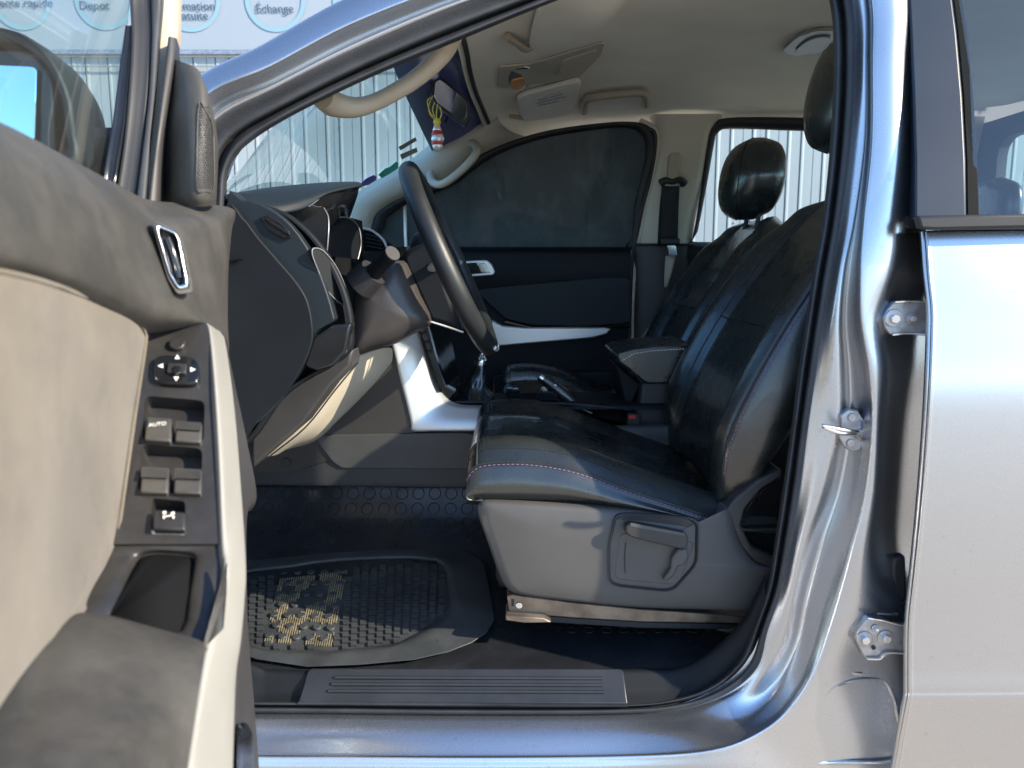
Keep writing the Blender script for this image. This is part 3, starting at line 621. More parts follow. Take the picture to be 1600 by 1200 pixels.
# ---- lower door panel beyond the strip
lw = [
 [(342,520,.80),(348,520,.83),(352,528,.86),(346,540,.98)],
 [(356,600,.76),(362,600,.81),(368,605,.86),(360,620,.98)],
 [(366,680,.72),(378,685,.78),(387,695,.84),(380,700,.96)],
 [(376,780,.67),(388,775,.74),(401,776,.81),(394,790,.95)],
 [(380,830,.64),(382,815,.72),(386,806,.79),(378,812,.93)],
 [(378,930,.60),(381,930,.68),(386,935,.76),(378,940,.90)],
 [(370,1010,.56),(379,1010,.64),(390,1015,.72),(382,1020,.86)],
 [(362,1100,.52),(380,1095,.60),(397,1100,.68),(390,1110,.82)],
 [(355,1210,.48),(380,1205,.56),(405,1205,.645),(398,1215,.78)],
 [(345,1450,.42),(380,1450,.49),(418,1450,.56),(410,1460,.70)],
]
lp = surf('lower_panel', [[D(*q) for q in r] for r in lw], M['dgrey'], fdoor, nu=4, nv=5)
ph = curve([D(364,1300,.49), D(362,1170,.515), D(366,1138,.53), D(376,1128,.55), D(386,1138,.575), D(389,1180,.58), D(391,1300,.545)], 4)
extr('pocket_opening', [p + Vector((.006, -.006, 0)) for p in ph], (-.004, .006, 0), M['gloss'], fdoor, .001)
# ---- inside handle bezel
HP = D(240,345,.665); HQ = D(300,455,.675); HR = D(245,420,.655)
hn = (HQ - HP).cross(HR - HP).normalized()
if hn.dot(CAM - HP) < 0: hn = -hn
def hring(name, o_, i_, ho, hm, hi, m, par):
    n = len(o_); rows = [[HIT(x, y, HP, hn, -.006) for x, y in o_], [HIT(x, y, HP, hn, ho) for x, y in o_], [HIT((a[0] + b[0]) / 2, (a[1] + b[1]) / 2, HP, hn, hm) for a, b in zip(o_, i_)], [HIT(x, y, HP, hn, hi) for x, y in i_], [HIT(x, y, HP, hn, -.012) for x, y in i_]]
    return surf(name, rows, m, par, nu=1, nv=3, cu=True)
ho_ = rnd([(236,342),(284,362),(304,458),(277,460),(262,436)], r=.2)
hm_ = rnd([(239,347),(279,364),(298,450),(279,453),(265,430)], r=.2)
hi_ = rnd([(252,358),(276,369),(286,440),(279,443),(264,418)], r=.24)
hring('handle_surround', ho_, hm_, .006, .006, .004, M['doorsoft'], fdoor)
hb = hring('inside_handle_bezel', hm_, hi_, .006, .0085, .001, M['chrome'], fdoor)
extr('handle_recess', [HIT(x, y, HP, hn, .0005) for x, y in hi_], -hn * .002, M['gloss'], fdoor, 0)
tube('inside_handle', [HIT(262,372,HP,hn,.002), HIT(272,400,HP,hn,.003), HIT(280,434,HP,hn,.002)], .003, M['gloss'], fdoor)
# ---- speaker pod at the mirror corner
pod = [
 [(262,100,.93),(268,94,.90),(273,93,.88),(285,97,.87),(303,104,.865),(312,112,.875),(305,104,.95)],
 [(258,140,.93),(264,140,.89),(272,138,.87),(292,138,.85),(315,135,.848),(323,138,.87),(312,138,.95)],
 [(252,190,.93),(258,190,.88),(270,190,.855),(295,190,.83),(322,185,.835),(335,186,.87),(325,186,.95)],
 [(248,240,.93),(254,240,.88),(268,240,.85),(298,240,.82),(326,238,.83),(341,235,.87),(330,235,.95)],
 [(246,300,.93),(252,300,.88),(266,300,.85),(298,302,.82),(326,302,.83),(339,300,.87),(330,300,.95)],
 [(246,316,.93),(250,318,.89),(266,320,.86),(298,323,.83),(325,322,.84),(338,320,.88),(330,318,.95)],
]
spd = surf('speaker_pod', [[D(*q) for q in r] for r in pod], M['doorsoft'], fdoor, nu=5, nv=5)
from mathutils.bvhtree import BVHTree
def bvh(o): return BVHTree.FromPolygons([v.co.copy() for v in o.data.vertices], [tuple(p.vertices) for p in o.data.polygons])
def onsurf(B, px, py, off=0):
    r = ray(px, py).normalized(); h = B.ray_cast(CAM, r)
    if h[0] is None: return None, None
    n = h[1]; n = -n if n.dot(r) > 0 else n
    return h[0] + n * off, n
PB = bvh(spd)
gl = [(312,161),(318,168),(325,180),(331,198),(333,240),(332,296),(320,298),(308,296),(308,240),(309,190)]
gpts_ = [onsurf(PB, x, y, .0008)[0] for x, y in gl]
gpts_ = [p for p in gpts_ if p is not None]
tube('speaker_grille', gpts_, .0009, M['doorsoft'], spd, n=6, closed=True)
items = []
for j in range(33):
    for i in range(7):
        x = 311 + i * 3.5 + (j % 2) * 1.7; y = 168 + j * 3.9
        if x > 326 + min(6, (y - 170) * .22): continue
        p, n = onsurf(PB, x, y, .0002)
        if p is None: continue
        u_ = n.orthogonal().normalized(); v_ = n.cross(u_)
        items.append((p, u_ * .0009, v_ * .0009, n * .0004))
join_boxes('grille_perforation', items, M['rubber'], spd)['kind'] = 'stuff'
# ---- window frame front post with glass run
def rib(name, L_, R_, m, dn=.03, off=.004, par=None):
    net = [[D(a[0], a[1], a[2]) + Vector((-.01, dn, 0)), D(*a), D(*a).lerp(D(*b), .3) + Vector((off, -off, 0)), D(*a).lerp(D(*b), .7) + Vector((off, -off, 0)), D(*b), D(*b) + Vector((-.01, dn, 0))] for a, b in zip(L_, R_)]
    return surf(name, net, m, par or fdoor, nu=3, nv=5)
rib('frame_flange', [(254,-80,.95),(250,0,.93),(246,60,.91),(236,160,.875),(226,250,.845),(220,320,.825)], [(284,-80,.97),(280,0,.955),(278,60,.93),(262,110,.90),(252,213,.86),(248,320,.84)], M['beige'])
rib('mirror_cover', [(263,58,.885),(258,100,.87),(246,200,.835),(238,260,.825),(230,322,.815)], [(277,64,.90),(274,97,.885),(258,200,.85),(253,260,.84),(250,322,.83)], M['dgrey'])
rib('glass_run', [(203,-80,.91),(203,0,.90),(205,60,.88),(200,150,.85),(192,230,.83),(178,320,.805)], [(238,-80,.925),(237,0,.91),(238,60,.89),(232,150,.86),(222,240,.835),(210,330,.81)], M['rubber'], off=.001)
rib('glass_run', [(236,-80,.92),(236,0,.905),(237,60,.885),(232,150,.857),(222,240,.83),(210,330,.805)], [(256,-80,.93),(254,0,.915),(250,60,.90),(243,150,.87),(234,240,.84),(228,330,.815)], M['seal'], off=.005)
rib('glass_run', [(196,40,.885),(186,110,.86),(176,190,.835),(163,265,.81),(158,320,.80)], [(206,40,.89),(203,110,.865),(196,190,.84),(184,265,.815),(178,320,.805)], M['gloss'], off=0)
# window pane of the open door, well outside the inner belt line
fr0, fr1 = D(215,-140,.93), D(175,330,.84)
dv_ = Vector((.10, -.99, 0)).normalized() * .95
pane = [fr0, fr1, fr1 + dv_, fr0 + dv_]
quad('window_glass', pane, M['gl_door'], fdoor)
# outer skin of the door, rear edge and base
on = Vector((-.06, -.0, 0))
b0, b1 = D(352,330,1.04), D(130,300,.62)
sk = [[Vector((-.47 + .10 * s + dx, -.10 - .97 * s, z)) for s in (0, .25, .5, .75, 1)] for z, dx in ((1.34, 0), (1.33, -.02), (1.2, -.035), (1.0, -.045), (.8, -.045), (.62, -.03), (.55, 0))]
surf('outer_skin', sk, M['paint'], fdoor, nu=3, nv=3)
# ---- exterior mirror seen through the pane
mo = [(-150,60),(-60,45),(0,45),(40,55),(75,82),(98,115),(115,160),(122,215),(118,262),(-20,270),(-160,270)]
mg = [(-140,95),(-60,92),(0,98),(40,102),(55,108),(58,125),(54,215),(46,222),(0,202),(-60,180),(-140,160)]
mh = [D(x, y, .80) for x, y in mo]; c = sum(mh, Vector()) / len(mh)
sm_ = dome('side_mirror', curve(mh, 3, True), (-.10, 1, 0), [(.80, -.0), (.97, -.012), (1.0, 0), (.99, .03), (.93, .07), (.75, .11), (.4, .13)], M['rubber'], fdoor, flip=True)
extr('mirror_bezel', [D(x, y, .792) for x, y in rnd([(-150,70),(45,78),(82,120),(84,262),(-150,235)], r=.25)], (0, .01, 0), M['gloss'], sm_, .003)
gq = [D(x, y, .786) for x, y in rnd([(-140,95),(57,104),(54,222),(-140,165)], r=.06)]
extr('mirror_glass', gq, Vector((0, .003, 0)), M['mirrorB'], sm_, .0006)
box('mirror_arm', D(150,240,.86), (.10, .05, .05), M['rubber'], sm_, .012)
# ================================================================== INTERIOR
def YF(py): return 1.50 - max(0, 390 - py) * .00045      # far side wall leans in
# ---- floor, tunnel
fl = [
 [(150,1080,.10),(400,1078,.10),(700,1078,.10),(1000,1078,.10),(1260,1070,.10)],
 [(150,1050,.13),(400,1048,.13),(700,1052,.13),(1000,1052,.13),(1260,1040,.13)],
 [(150,1030,.16),(400,1030,.16),(700,1025,.18),(1000,1020,.18),(1300,1010,.18)],
 [(150,960,.30),(400,965,.30),(700,955,.32),(1000,955,.32),(1300,950,.32)],
 [(150,880,.46),(400,880,.46),(700,890,.46),(1000,890,.46),(1300,880,.46)],
 [(150,825,.55),(400,830,.55),(700,832,.56),(1000,835,.56),(1300,830,.56)],
 [(150,790,.59),(400,795,.59),(700,795,.60),(1000,795,.60),(1300,790,.60)],
 [(150,740,.62),(400,745,.62),(700,745,.625),(1000,745,.63),(1300,745,.63)],
]
floor_ = surf('cabin_floor', [[P(*q) for q in r] for r in fl], M['vinyl'], truck, nu=5, nv=4)
quad('underbody', [(-.9,.05,.5), (1.7,.05,.5), (1.7,1.6,.5), (-.9,1.6,.5)], M['rubber'], truck)
# coins moulded in the vinyl
ringm = None
def coin(c, n, r):
    global ringm
    if ringm is None:
        vs = []; fs = []; K = 20
        for i in range(K):
            a = 2 * math.pi * i / K
            for rr, h in ((.86, 0), (.93, .10), (1.0, 0)): vs.append((rr * math.cos(a), rr * math.sin(a), h))
        for i in range(K):
            j = (i + 1) % K
            for k in range(2): fs.append((i * 3 + k, j * 3 + k, j * 3 + k + 1, i * 3 + k + 1))
        ringm = bpy.data.meshes.new('coin'); ringm.from_pydata(vs, [], fs); ringm.materials.append(M['vinyl'])
        ringm.polygons.foreach_set('use_smooth', [True] * len(fs))
    o = bpy.data.objects.new('moulded_coin', ringm); link(o, floor_)
    o.matrix_basis = Matrix.Translation(c) @ n.to_track_quat('Z', 'Y').to_matrix().to_4x4() @ Matrix.Diagonal((r, r, r * 1.5, 1))
G = GRID['cabin_floor']
from mathutils.bvhtree import BVHTree
def bvh(o): return BVHTree.FromPolygons([v.co.copy() for v in o.data.vertices], [tuple(p.vertices) for p in o.data.polygons])
FB = bvh(floor_)
def onsurf(B, px, py, off=0):
    r = ray(px, py).normalized(); h = B.ray_cast(CAM, r)
    if h[0] is None: return None, None
    n = h[1]; n = -n if n.dot(r) > 0 else n
    return h[0] + n * off, n
for r_, (y, x0, sx) in enumerate(((771,398,25.6),(795,392,26),(818,386,26.4))):
    x = x0
    while x < 742:
        c, n = onsurf(FB, x, y, .0004)
        if c is not None: coin(c, n, .0142)
        x += sx
for y in (985, 1012):
    for x in range(880, 1150, 27):
        c, n = onsurf(FB, x + (y % 2) * 13, y, .0003)
        if c is not None and y == 985: coin(c, n, .010)
# tunnel side carpet / lower console wall
surf('tunnel_side', [[P(150,762,.60),P(400,758,.60),P(740,762,.60),P(1000,765,.60),P(1300,770,.60)],[P(150,757,.598),P(400,753,.598),P(740,757,.598),P(1000,760,.598),P(1300,765,.598)],
  [P(150,700,.605),P(400,703,.605),P(740,700,.605),P(1000,700,.605),P(1300,700,.605)],[P(150,680,.61),P(400,682,.61),P(560,676,.61),P(740,674,.61),P(1300,660,.61)],[P(150,676,.64),P(400,678,.64),P(560,672,.64),P(740,670,.64),P(1300,655,.64)]], M['dgrey'], truck, nu=5, nv=4)
prism('tunnel_recess', rnd([(487,680),(742,676),(742,733),(535,732),(520,722)], r=.12), .595, .603, M['grey'], truck, .004)
disc('trim_clip', P(447,722,.596), (0,-1,0), .009, .002, M['dgrey'], truck, 18)
# ---- sill zone
surf('sill_trim', [[P(x, 1108, .075), P(x, 1098, .082), P(x, y2, .098), P(x, y1, .115), P(x, y1 - 3, .135)] for x, y1, y2 in ((250,1000,1040),(395,1040,1075),(470,1050,1080),(975,1048,1078),(1060,1045,1075),(1110,1020,1050),(1160,970,1000),(1195,900,930))], M['dash'], truck, nu=4, nv=3)
spl = [(466,1098),(480,1050),(486,1044),(968,1046),(975,1052),(981,1100)]
sp_pl = extr('sill_plate', [P(*q) for q in ((466,1098,.070),(981,1100,.070),(974,1048,.110),(969,1045,.113),(487,1044,.113),(481,1049,.110))], (0,.012,-.012), M['sillp'], truck, .002)
# inclined top sheet of the plate with three ribs
a0, a1, a2, a3 = [p + Vector((0,-.0006,.0006)) for p in (P(468,1098,.070), P(981,1100,.070), P(973,1047,.112), P(487,1045,.112))]
for v0, v1, m in ((.34,.40,1),(.54,.60,1),(.74,.80,1)):
    l = a0.lerp(a3, v0); r2_ = a1.lerp(a2, v0)
    q = l.lerp(r2_, .07 + .02 * v0), l.lerp(r2_, .93)
    tube('tread_rib', [q[0], q[0].lerp(q[1], .5), q[1]], .0030, M['sillp'], sp_pl, n=8, flat=1)
tube('front_lip', [P(466,1099,.069), P(720,1101,.069), P(981,1102,.069)], .003, M['sillp'], sp_pl, n=6)
# ---- tunnel-side dash panels
prism('console_side', [(395,760),(395,690),(430,705),(520,650),(560,600),(600,560),(612,536),(650,676)], .60, .66, M['shroud'], truck, .003)
prism('footwell_cover', [(392,560),(392,735),(402,725),(473,664),(517,604),(548,572),(552,545),(500,575),(474,570),(440,600)], .22, .30, M['dgrey'], truck, .006)
kn = [
 [(415,712,.26),(473,662,.26),(517,603,.27),(553,560,.29),(568,552,.34)],
 [(422,713,.30),(478,670,.30),(526,613,.32),(570,566,.36),(600,544,.42)],
 [(436,709,.38),(490,675,.38),(534,630,.40),(584,585,.44),(613,546,.50)],
 [(430,706,.50),(490,690,.50),(530,655,.50),(580,605,.52),(612,566,.56)],
 [(420,700,.58),(480,685,.58),(520,650,.58),(575,600,.60),(605,560,.62)],
]
surf('knee_panel', [[P(*q) for q in r] for r in kn], M['trimgrey'], truck, nu=5, nv=4)
tube('panel_gap', [P(420,714,.255), P(478,667,.255), P(524,609,.265), P(560,566,.285)], .0015, M['rubber'], truck, n=6)
prism('open_slot', [(518,581),(548,562),(551,572),(524,590)], .255, .27, M['gloss'], truck, .001)
# ---- dashboard main volume : loft across the car, end cap at near side
dsh = [(330,325),(375,312),(420,322),(462,342),(505,385),(535,440),(549,485),(552,520),(548,548),(520,572),(478,595),(440,625),(392,690),(330,720)]
net = []
for Y, sx, zz in ((.085,-10,0),(.09,0,0),(.13,2,0),(.22,0,0),(.30,-12,0)):
    net.append([P(800 + (x + sx - 800), y, Y) for x, y in dsh])
# continue at constant world section to the far side
base = net[-1]
for Yq, dx in ((.45,-.02),(.8,-.05),(1.2,-.04),(1.46,.0)):
    net.append([Vector((p.x + dx, Yq, p.z)) for p in base])
dash = surf('dashboard', net, M['dash'], truck, nu=4, nv=3, angle=180)
cap_ = [(352,330),(378,312),(418,324),(455,352),(488,400),(508,448),(521,492),(519,503),(488,523),(482,556),(462,590),(425,640),(392,668),(352,700)]
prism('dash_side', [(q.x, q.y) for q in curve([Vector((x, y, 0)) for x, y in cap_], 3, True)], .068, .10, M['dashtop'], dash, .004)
ec = [(354,345),(378,340),(402,370),(438,412),(462,440),(480,470),(488,510),(486,540),(470,578),(440,620),(400,657),(354,690)]
prism('end_cap', curve([Vector((x, y, 0)) for x, y in ec], 3, True) and [(p.x, p.y) for p in curve([Vector((x, y, 0)) for x, y in ec], 3, True)], .060, .075, M['dash'], dash, .0015)
prism('lower_end_trim', [(489,527),(520,508),(549,505),(540,550),(520,572),(494,580),(474,572)], .066, .10, M['gloss'], dash, .004)
pv = prism('side_demister', [(407,338),(418,336),(436,346),(452,361),(453,372),(444,372),(420,360)], .062, .08, M['gloss'], dash, .001)
for i in range(4):
    x = 416 + i * 9; tube('vane', [P(x, 342 + i * 5, .061), P(x + 12, 352 + i * 6, .061)], .0010, M['dash'], pv, n=5, seg=1)
# round face vent seen edge-on
vc = P(516,433,.20); vn = Vector((.93,-.22,.30)).normalized()
va = Vector((0,1,0)); va = (va - vn * va.dot(vn)).normalized(); vb = vn.cross(va)
e_pts = [(490,388),(505,392),(524,415),(538,445),(544,470),(538,476),(524,468),(508,448),(496,420),(488,398)]
vt = extr('air_vent', [P(x, y, .060 + .05 * (x - 488) / 56) for x, y in [(q.x, q.y) for q in curve([Vector((a, b, 0)) for a, b in e_pts], 3, True)]], (-.01, .01, 0), M['dash'], dash, .001)
tube('vent_bezel', [P(x, y, .059 + .05 * (x - 488) / 56) for x, y in e_pts], .0011, M['bezel'], vt, n=6, closed=True)
# ---- instrument hood
hd = [
 [(340,315,.10),(353,309,.12),(407,297,.15),(480,289,.2),(530,286,.26),(556,286,.32),(565,291,.36)],
 [(340,312,.30),(353,306,.30),(407,297,.32),(480,290,.36),(530,287,.40),(553,287,.42),(564,291,.44)],
 [(340,312,.56),(353,306,.56),(407,300,.56),(480,294,.55),(530,291,.54),(550,291,.54),(562,296,.54)],
]
hoodn = [
 [(345,318,.10),(375,315,.10),(415,330,.105),(440,333,.12),(475,326,.16),(512,303,.22),(556,292,.30),(565,292,.34)],
 [(345,312,.11),(378,308,.11),(415,316,.12),(445,316,.14),(480,308,.18),(515,296,.24),(556,288,.32),(565,291,.36)],
 [(345,308,.14),(378,303,.15),(415,298,.18),(448,294,.22),(485,290,.27),(520,287,.32),(556,286,.39),(564,290,.42)],
 [(345,308,.34),(378,303,.34),(415,298,.36),(448,295,.38),(485,292,.42),(520,290,.46),(553,290,.50),(561,294,.52)],
 [(345,316,.60),(378,314,.60),(415,312,.60),(448,310,.60),(485,310,.60),(520,310,.60),(545,312,.60),(552,316,.60)],
]
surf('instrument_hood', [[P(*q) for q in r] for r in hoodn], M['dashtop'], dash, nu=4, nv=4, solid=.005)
surf('hood_underside', [[P(430,333,.13),P(475,327,.165),P(512,304,.225),P(556,293,.31)],[P(440,345,.16),P(480,340,.2),P(520,325,.26),P(560,300,.36)],[P(450,380,.22),P(490,372,.3),P(520,350,.36),P(552,325,.44)],[P(470,420,.4),P(500,410,.44),P(525,380,.48),P(545,345,.52)]], M['gloss'], dash, nu=4, nv=4)
def cup(name, loop, Yn, depth):
    o = [P(x, y, Y) for x, y, Y in loop]
    o2 = [p + Vector((-depth, 0, .01)) for p in o]
    s = surf(name, [o, [p.lerp(q, .5) for p, q in zip(o, o2)], o2], M['dash'], dash, nu=3, nv=2)
    tube('gauge_bezel', o, .0014, M['bezel'], s, n=6); return s
cup('gauge_shroud', [(506,325,.22),(513,340,.21),(513,365,.20),(511,390,.20),(508,410,.20)], 0, .10)
cup('gauge_shroud', [(514,352,.36),(522,343,.37),(538,339,.38),(552,345,.38),(561,357,.37),(564,375,.36),(563,390,.35),(559,405,.34)], 0, .10)
surf('gauge_face', [[P(500,330,.33),P(540,338,.42),P(566,345,.5)],[P(500,420,.33),P(540,430,.42),P(570,425,.5)]], M['gloss'], dash, nu=3, nv=3)
# centre vent beyond the cluster
cv = prism('centre_vent', rnd([(566,358),(582,362),(602,384),(603,392),(566,392)], r=.15), .60, .64, M['gloss'], dash, .003)
tube('vent_bezel', [P(566,357,.598), P(582,361,.598), P(598,374,.598), P(604,386,.598)], .003, M['satin'], cv, n=6)
for i in range(4): tube('vane', [P(570 + i, 366 + i * 6, .597), P(592 + i * 2, 371 + i * 6, .597)], .0016, M['dgrey'], cv, n=5, seg=1)
surf('centre_stack', [[P(600,385,.62),P(640,385,.7),P(700,380,.9)],[P(640,430,.62),P(650,430,.7),P(700,420,.9)],[P(655,510,.62),P(662,510,.70),P(700,500,.9)],[P(690,610,.62),P(696,612,.7),P(720,600,.9)]], M['gloss'], dash, nu=4, nv=4)

# ---- steering column, stalk
sh = [
 [(553,440),(575,425),(600,412),(628,408),(640,430),(655,465),(671,502)],
 [(548,480),(560,500),(585,480),(610,470),(640,470),(660,490),(671,506)],
 [(546,556),(575,552),(600,545),(620,537),(645,522),(660,512),(671,503)],
]
def YC(x): return .36
col_o = [(553,436),(572,428),(600,414),(627,407),(640,428),(654,462),(672,503),(650,520),(618,538),(580,549),(546,557),(549,505),(551,470)]
cen = [P(x, y, .30) for x, y in col_o]
colm = dome('steering_column', curve(cen, 3, True), (0,-1,0), [(.97,-.16),(1.0,-.14),(1.0,-.02),(.985,.0),(.93,.014),(.8,.028),(.5,.04),(.2,.043)], M['shroud'], truck, angle=180)
prism('column_shroud', [(627,400),(640,388),(668,377),(690,385),(700,450),(724,520),(700,510),(671,502),(650,455),(632,418)], .33, .52, M['dash'], colm, .010, bseg=3)
tube('shroud_edge', [P(671,502,.325), P(700,511,.325), P(724,519,.325)], .0018, M['satin'], colm, n=6)
stk = tube('indicator_stalk', [P(575,432,.27), P(588,422,.24), P(602,408,.215), P(613,396,.20)], [.017,.015,.0125,.0135], M['dash'], colm, n=20)
d_ = (P(613,396,.20) - P(602,408,.215)).normalized()
disc('stalk_end', P(612,397,.20), d_, .0138, .004, M['dgrey'], stk, 24)
tube('stalk_collar', [P(563,445,.26), P(584,425,.25)], [.030,.026], M['rubber'], colm, n=24, seg=1)
# ---- steering wheel
Wt, Wb = P(641,268,.42), P(764,540,.42)
wc = (Wt + Wb) / 2 ; wr = (Wt - Wb).length / 2
wu = (Wt - Wb).normalized(); wv = Vector((0,1,0)); wv = (wv - wu * wv.dot(wu)).normalized(); wnn = wu.cross(wv)
wnn = -wnn if wnn.x < 0 else wnn
wv = (wv + wnn * .0).normalized()
Wc = lambda a, r=wr, h=0: wc + (wu * math.cos(a) + wv * math.sin(a)) * r + wnn * h
wheel = tube('steering_wheel', [Wc(2 * math.pi * i / 40) for i in range(40)], .0182, M['wheelskin'], truck, n=16, closed=True, seg=2, angle=180)
hubl = [Wc(R(a), r, .0) for a, r in ((0,.07),(40,.085),(75,.09),(110,.09),(145,.08),(180,.09),(215,.08),(250,.09),(285,.09),(320,.085))]
hub = dome('wheel_hub', curve(hubl, 3, True), wnn, [(.85,-.055),(1,-.04),(1,-.01),(.95,.003),(.7,.010),(.3,.013)], M['dash'], wheel, flip=True)
for a in (92, 268):
    sp1 = [Wc(R(a), .07, -.022), Wc(R(a), .12, -.015), Wc(R(a), wr - .01, 0)]
    tube('spoke', sp1, [.022,.018,.013], M['satin'], wheel, n=10, flat=.5, up=wu)
for a in (165, 195): tube('spoke', [Wc(R(a), .07, -.022), Wc(R(a), .12, -.015), Wc(R(a), wr - .01, 0)], [.016,.013,.011], M['satin'], wheel, n=10)
tube('rim_seam', [Wc(2 * math.pi * i / 40, wr - .0165, .003) for i in range(40)], .0012, M['thread_k'], wheel, n=5, closed=True, seg=1)
tube('rim_insert', [Wc(R(a), wr + .0125, .0115) for a in range(150, 200, 8)], .0045, M['satin'], wheel, n=8)
# ---- centre console
so = [(614,537,.60),(640,520,.62),(653,516,.63),(660,540,.63),(668,570,.63),(677,600,.63),(690,622,.63),(710,634,.63),(740,637,.63),(800,636,.63)]
sb = [(612,538,.60),(619,566,.60),(627,600,.60),(634,626,.60),(640,650,.60),(643,664,.60),(646,674,.60),(680,674,.60),(735,674,.60),(800,674,.60)]
net = []
for (a, b) in zip(so, sb):
    p, q = P(*a), P(*b); o = Vector((0, -.012, .004))
    net.append([p + Vector((.004, .03, 0)), p, p.lerp(q, .12) + o * .7, p.lerp(q, .45) + o, p.lerp(q, .8) + o * .8, q + o * .2, q + Vector((0, .02, 0))])
cons = surf('centre_console', [[P(650,640,.66), P(720,645,.66), P(900,640,.66), P(1050,640,.66), P(1250,640,.66)], [P(650,628,.68), P(720,632,.68), P(900,630,.68), P(1050,630,.68), P(1250,630,.68)], [P(655,622,.80), P(720,624,.80), P(900,622,.80), P(1050,622,.80), P(1250,622,.8)], [P(655,612,.93), P(720,616,.93), P(900,614,.93), P(1050,614,.93), P(1250,610,.93)],[P(655,660,.95), P(720,660,.95), P(900,660,.95), P(1050,660,.95), P(1250,660,.95)]], M['dash'], truck, nu=4, nv=4)
surf('silver_trim', net, M['satin'], cons, nu=3, nv=5)
tube('silver_trim', [P(666,507,.92), P(671,530,.92), P(678,553,.92), P(687,582,.92), P(696,602,.92), P(706,609,.92)], [.006,.0075,.009,.009,.008,.004], M['satin'], cons, n=10, flat=1)
prism('stack_side', [(656,505),(667,505),(680,556),(697,604),(712,612),(700,625),(680,600),(668,570)], .66, .70, M['gloss'], cons, .002)
for q in ((662,520),(666,535),(670,550)): disc('dial_knob', P(*q, .655), (0.3,-1,0), .004, .006, M['dgrey'], cons, 14)
tube('console_edge', [P(712,628,.665), P(800,629,.665), P(900,632,.665), P(985,640,.665)], .003, M['dgrey'], cons, n=6)
tube('console_edge', [P(765,617,.90), P(860,620,.90), P(960,622,.90), P(975,626,.90)], .0028, M['satin'], cons, n=6)
# gear boot and lever
bt = []
for k, (x, y, rx, ry) in enumerate(((738,634,.058,.060),(738,622,.050,.052),(741,606,.030,.036),(744,596,.026,.03),(747,584,.019,.02),(750,573,.0155,.0155),(751,566,.0150,.015))):
    c = P(x, y, .78); row = []
    for i in range(14):
        a = 2 * math.pi * i / 14; f = 1 + (.12 * math.sin(i * 2.4 + k * 1.1) + .07 * math.sin(i * 5 + k * 2.3)) * (1 if 0 < k < 5 else .3)
        row.append(c + Vector((rx * math.cos(a) * f, ry * math.sin(a) * f, .004 * math.sin(3 * a + k))))
    bt.append(row)
boot = surf('gear_boot', bt, M['leather'], cons, nu=2, nv=4, cu=True)
tube('chrome_collar', [P(751,570,.78), P(752,562,.78), P(752.5,558,.78), P(753,554,.78)], [.0155,.0150,.010,.006], M['chrome'], cons, n=20, seg=3)
gs = tube('gear_lever', [P(753,556,.78), P(755,540,.78), P(756,520,.78)], .0055, M['chrome'], cons, n=12)
dome('gear_knob', [P(756,516,.78) + Vector((.022 * math.cos(a), .022 * math.sin(a), 0)) for a in [2 * math.pi * i / 18 for i in range(18)]], (0,0,1), [(.5,-.02),(.9,-.008),(1,.008),(.9,.025),(.5,.036)], M['leather'], gs)
# small switches on the console
for x, y in ((797,616),(806,617)): prism('console_knob', rnd([(x-6,y-8),(x+5,y-9),(x+7,y+5),(x-7,y+5)], r=.3), .76, .79, M['gloss'], cons, .003)
prism('console_switch', [(838,620),(846,612),(860,611),(872,618),(872,626),(838,627)], .72, .80, M['gloss'], cons, .003)
# handbrake
hb_ = tube('handbrake', [P(848,592,.74), P(860,600,.74), P(875,612,.735), P(890,624,.73), P(912,640,.73), P(935,650,.73)], [.011,.0150,.0165,.0145,.011,.010], M['leather'], cons, n=14)
tube('release_button', [P(843,588.5,.74), P(852,595,.74)], [.009,.012], M['chrome'], hb_, n=14, seg=1)
tube('grip_highlight_band', [P(866,601,.727), P(874,606,.727)], [.0035,.0035], M['satin'], hb_, n=8, seg=1)
# handbrake gaiter and cup holder
surf('handbrake_gaiter', [[P(925,650,.70),P(935,635,.74),P(950,640,.78)],[P(950,655,.70),P(958,628,.74),P(965,640,.78)],[P(985,660,.70),P(990,645,.74),P(992,650,.78)]], M['leather'], cons, nu=4, nv=4)
tube('cup_holder', [P(945,625,.80) + Vector((.035 * math.cos(a), .035 * math.sin(a), 0)) for a in [2 * math.pi * i / 14 for i in range(14)]], .003, M['dgrey'], cons, n=6, closed=True)
box('holder_tab', P(966,616,.86), (.03,.02,.02), M['gloss'], cons, .004)
# armrest box
ab = prism('armrest_box', [(1003,598),(1085,588),(1100,700),(1020,690),(984,656),(1000,630)], .68, .90, M['dgrey'], cons, .008, bseg=3)
alid = [(x + 6, y) for x, y in [(958,556),(962,551),(985,545),(1020,541),(1080,538),(1090,560),(1085,598),(1010,600),(1000,597),(975,577),(961,566)]]
al = prism('armrest_lid', alid, .665, .91, M['leather'], cons, .014, bseg=4)
stitches('stitching', [P(975,562,.664), P(990,553,.664), P(1020,548,.664), P(1075,545,.664)], M['pale'], al, .004, .003, .0008)
tube('lid_seam', [P(962,562,.664), P(985,577,.664), P(1003,597,.664)], .0018, M['thread_k'], al, n=5)
prism('armrest_hinge_panel', [(962,568),(975,577),(1003,600),(985,640),(975,632),(968,600)], .72, .88, M['dash'], cons, .006)
bk = box('buckle', P(990,660,.655), (.03,.02,.045), M['rubber'], truck, .004)
box('release_button', P(988,652,.644), (.018,.006,.010), M['red'], bk, .002)
tag(bk, 'seat belt buckle with red release button')

